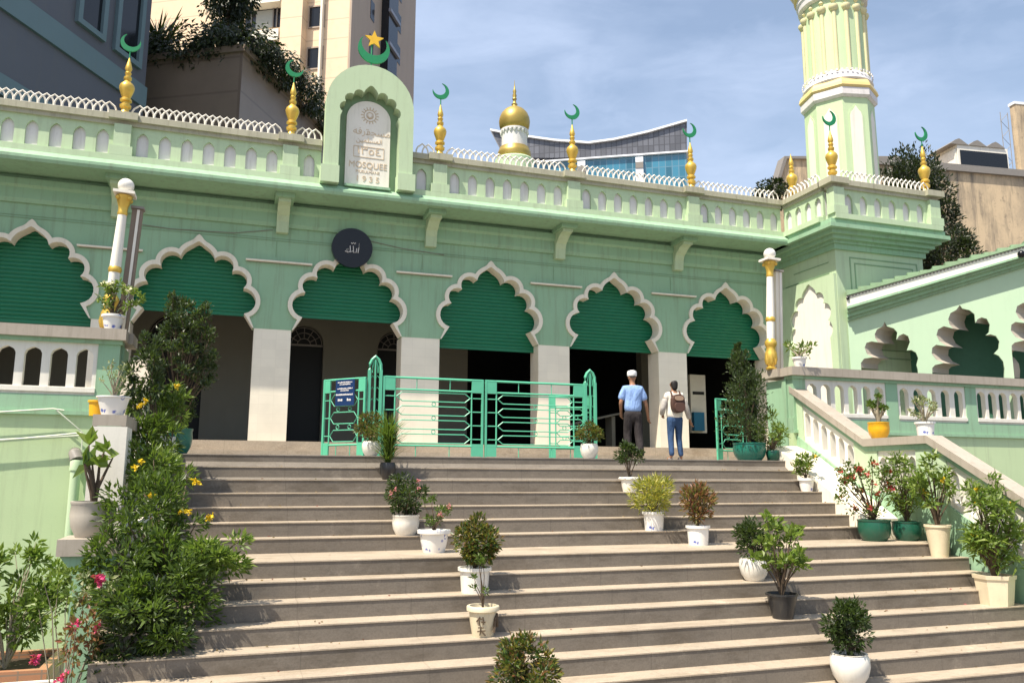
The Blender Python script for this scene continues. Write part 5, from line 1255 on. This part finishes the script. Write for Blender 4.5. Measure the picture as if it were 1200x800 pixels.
for k in range(-1, 3):
    zt_ = zr+k*pitch*.93; sa, sb_ = f3.sz(288, 20)[0], f3.sz(334, 20)[0]
    g_ = MB(); f3.slab(g_, sa, sb_, zt_-1.9, zt_, 0, .04*s3); bal = g_.build('balcony_glazing', 'winglass', ht_, smooth=0)
    g_ = MB(); f3.slab(g_, sa+1.1, sb_-1.2, zt_-1.9, zt_-.1, .05*s3, .08*s3); g_.build('curtain', 'curtain', bal, smooth=0)
    g_ = MB(); f3.slab(g_, sa-.1, sb_, zt_, zt_+1.1, 0, 1.1*s3); g_.build('balcony_parapet', 'hotelw', ht_, smooth=0)
    g_ = MB()
    for u_ in (sa+.6, (sa+sb_)/2+.8, sb_-.8): f3.slab(g_, u_, u_+.12, zt_-1.9, zt_, .09*s3, .16*s3)
    g_.build('mullion', 'grey', bal, smooth=0)
for k in range(-2, 5):
    for (px, py, w_px) in ((433, 10, 3.0), (465, 25, 3.0)):
        s0_, z0_ = f4.sz(px, py); zz_ = z0_+k*3.6
        g_ = MB(); f4.slab(g_, s0_, s0_+1.0, zz_-1.0, zz_+1.0, .10*s4, .14*s4); g_.build('slot_window', 'winglass', ht_, smooth=0)
s0_, _ = f4.sz(446, 20); s1_, _ = f4.sz(457, 20)
g_ = MB(); f4.slab(g_, s0_, s1_, GZ, 66, .10*s4, .9*s4); by_ = g_.build('bay_glazing', 'winglass', ht_, smooth=0)
zz_ = f4.sz(450, 62)[1]
for k in range(-2, 5): g_ = MB(); f4.slab(g_, s0_-.15, s1_+.15, zz_+k*3.6, zz_+k*3.6+.35, .9*s4, 1.15*s4); g_.build('bay_band', 'roofgrey', by_, smooth=0)
# glass building with a swept roof
E = at(805, 200, 230); f5 = Face(E, G2); s5 = 1 if (CAMP-f5.E).dot(f5.n) > 0 else -1
gb = thing('glass_building', (E.x, E.y, GZ), 'blue glass building with a long swept wave roof beyond the parapet', 'building')
topl = [(575, 152), (600, 157), (650, 164), (690, 167), (720, 163), (760, 154), (805, 141)]
botl = [(805, 178), (760, 181), (700, 184), (640, 185), (592, 184)]
T_ = [f5.sz(*p) for p in topl]; B_ = [f5.sz(*p) for p in botl]
b = MB(); f5.poly(b, T_+B_, -20*s5, 0); b.build('roof_screen', 'screen', gb, smooth=0)
b = MB(); f5.poly(b, T_+[(a, z-.55) for a, z in reversed(T_)], -20*s5, .8*s5)
b.build('roof_edge', 'roofwhite', gb, smooth=0)
b = MB(); f5.slab(b, f5.sz(600, 200)[0], f5.sz(805, 200)[0], GZ, B_[2][1]-.4, -18*s5, -.6*s5); b.build('glass_wall', 'glass', gb, smooth=0)
b = MB(); f5.slab(b, f5.sz(596, 200)[0], f5.sz(808, 200)[0], f5.sz(700, 186)[1]+.1, f5.sz(700, 184)[1], -18*s5, .3*s5)
b.build('white_band', 'roofwhite', gb, smooth=0)
for px in (681, 749):
    b = MB(); sa = f5.sz(px-4, 200)[0]; sb_ = f5.sz(px+5, 200)[0]; f5.slab(b, sa, sb_, f5.sz(700, 197)[1]-20, f5.sz(700, 188)[1], -.5*s5, .4*s5); cr_ = b.build('service_core', 'roofwhite', gb, smooth=0)
    b = MB(); f5.slab(b, sa, sb_, f5.sz(700, 201)[1], f5.sz(700, 194)[1], .4*s5, .6*s5); b.build('core_louvre', 'grey', cr_, smooth=0)
# stained old facade at the right
GX = Vector((math.sin(1.70), math.cos(1.70), 0))
E = at(1040, 196, 46); f6 = Face(E, GX); s6 = 1 if (CAMP-f6.E).dot(f6.n) > 0 else -1
sw = thing('old_building', (E.x, E.y, GZ), 'weathered beige building side with black rain stains behind the right wing', 'building')
zt = f6.sz(1150, 203)[1]
b = MB(); f6.slab(b, -1, 26, GZ, zt, -12*s6, 0); b.build('wall', 'stained', sw, smooth=0)
b = MB(); f6.slab(b, -1.1, 26.1, zt-.05, zt+.35, -.6*s6, .18*s6); b.build('coping', 'grey', sw, smooth=0)
sh_ = thing('roof_shed', tuple(f6.E+f6.u*f6.sz(1145, 190)[0]+ZZ*zt), 'white rooftop shed with a wide dark opening above the stained wall', 'shed')
sa, sb_ = f6.sz(1125, 190)[0], f6.sz(1184, 190)[0]; s00 = f6.sz(1107, 190)[0]; zt2 = f6.sz(1150, 171)[1]
b = MB(); f6.slab(b, sa, sb_, zt+.35, zt2, -2*s6, -.12*s6); f6.slab(b, s00+.9, sa-.02, zt+.35, zt2-.25, -1.4*s6, -.2*s6); b.build('shed_wall', 'white', sh_, smooth=0)
b = MB(); f6.slab(b, sa+.15, sb_-.1, zt+.36, zt2-.32, -.115*s6, -.09*s6); b.build('dark_opening', 'winglass', sh_, smooth=0)
b = MB()
for k in range(3):
    u0 = sa-.5+k*(sb_-sa+.3)/3; w_ = (sb_-sa+.3)/3; f6.poly(b, [(u0, zt2), (u0+w_, zt2), (u0+w_*.62, zt2+.30), (u0+w_*.5, zt2+.36), (u0+w_*.3, zt2+.26)], -2*s6, -.05*s6)
b.build('ridged_roof', 'grey', sh_, smooth=0)
tk = thing('roof_turret', tuple(f6.E+f6.u*f6.sz(1196, 150)[0]+ZZ*zt), 'narrow stained turret rising at the far right edge', 'turret')
b = MB(); f6.slab(b, f6.sz(1193, 150)[0], f6.sz(1193, 150)[0]+2.2, zt, f6.sz(1195, 122)[1], -.45*s6, -.05*s6); b.build('turret_wall', 'stained', tk, smooth=0)
b = MB(); f6.slab(b, f6.sz(1192, 150)[0], f6.sz(1191, 150)[0]+2.4, f6.sz(1195, 122)[1]+.002, f6.sz(1195, 119)[1], -.5*s6, -.02*s6); b.build('turret_cap', 'roofwhite', tk, smooth=0)
an = thing('antenna_mast', tuple(f6.E+f6.u*f6.sz(1187, 190)[0]+ZZ*zt), 'thin lattice antenna mast beside the far right turret', 'antenna')
b = MB(); q0 = f6.E+f6.u*f6.sz(1187, 190)[0]-f6.n*.3*s6; H_ = f6.sz(1187, 130)[1]
for d in (-.25, .25): b.tube([q0+f6.u*d+ZZ*zt, q0+f6.u*d+ZZ*H_], .025, 4)
zz_ = zt; sgn = 1
while zz_ < H_-.5: b.tube([q0+f6.u*.25*sgn+ZZ*zz_, q0-f6.u*.25*sgn+ZZ*(zz_+.5)], .015, 4); zz_ += .5; sgn = -sgn
b.build('lattice', 'grey', an)
E = at(905, 222, 52); f7 = Face(E, GX); s7 = 1 if (CAMP-f7.E).dot(f7.n) > 0 else -1
ob = thing('old_building', (E.x, E.y, GZ), 'ochre gabled building corner seen behind the foot of the minaret', 'building')
p7 = [f7.sz(*p) for p in ((903, 240), (920, 187), (1052, 187), (1052, 240))]
b = MB(); f7.poly(b, p7, -.5*s7, 0); zz0 = p7[0][1]; f7.slab(b, p7[0][0], p7[3][0], GZ, zz0-.002, -.5*s7, 0); b.build('wall', 'stained', ob, smooth=0)
b = MB(); f7.poly(b, [f7.sz(*p) for p in ((901, 240), (918, 184), (1053, 184), (1053, 187), (921, 187), (904, 240))], -.7*s7, .15*s7); b.build('coping', 'grey', ob, smooth=0)
def tree(label, px, pyt, pyb, d, wpx, mat, n, L):
    q = at(px, (pyt+pyb)/2, d); k = F/d; rx = wpx/2/k; rz = (pyb-pyt)/2/k
    t = thing('tree', (q.x, q.y, GZ), label, 'tree')
    b = MB(); crown(b, (q.x, q.y, q.z), rx, rx, rz, n, L, L*.5, max(20, n//60), .22, fill=1.0); b.build('crown', mat, t, fixn=False, smooth=0)
    b = MB(); b.tube([(q.x, q.y, GZ), (q.x+.1, q.y, q.z)], [.25, .08], 8); stems(b, (q.x, q.y, q.z-rz*.6), clumps((q.x, q.y, q.z), rx, rx, rz, 16, .9), .06); b.build('trunk', 'bark', t)
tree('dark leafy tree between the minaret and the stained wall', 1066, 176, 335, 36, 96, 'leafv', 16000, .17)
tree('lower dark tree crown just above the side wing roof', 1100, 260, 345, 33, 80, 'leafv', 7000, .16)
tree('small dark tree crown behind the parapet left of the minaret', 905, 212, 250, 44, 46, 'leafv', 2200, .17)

# fallen leaves and petals, too many and too small to count
b = MB()
for _ in range(170):
    k = rnd.randrange(1, 15); x = rnd.choice([rnd.uniform(4.6, 6.6), rnd.uniform(4.6, 14.8), rnd.uniform(13, 15)]); y = rnd.uniform(sy(k)+.03, sy(k-1)-.02)
    leaf(b, Vector((x, y, sz(k)+.008)), Vector((rnd.uniform(-1, 1), rnd.uniform(-1, 1), .08)), rnd.uniform(.03, .06), .02, .0)
lt = b.build('leaf_litter', leafmat('dry_leaf', [(.16, .10, .03), (.25, .16, .05), (.10, .07, .03), (.3, .05, .06)], trans=.1), fixn=False, smooth=0)
tag(lt, 'dry fallen leaves and petals scattered on the stone steps', 'leaves', kind='stuff')
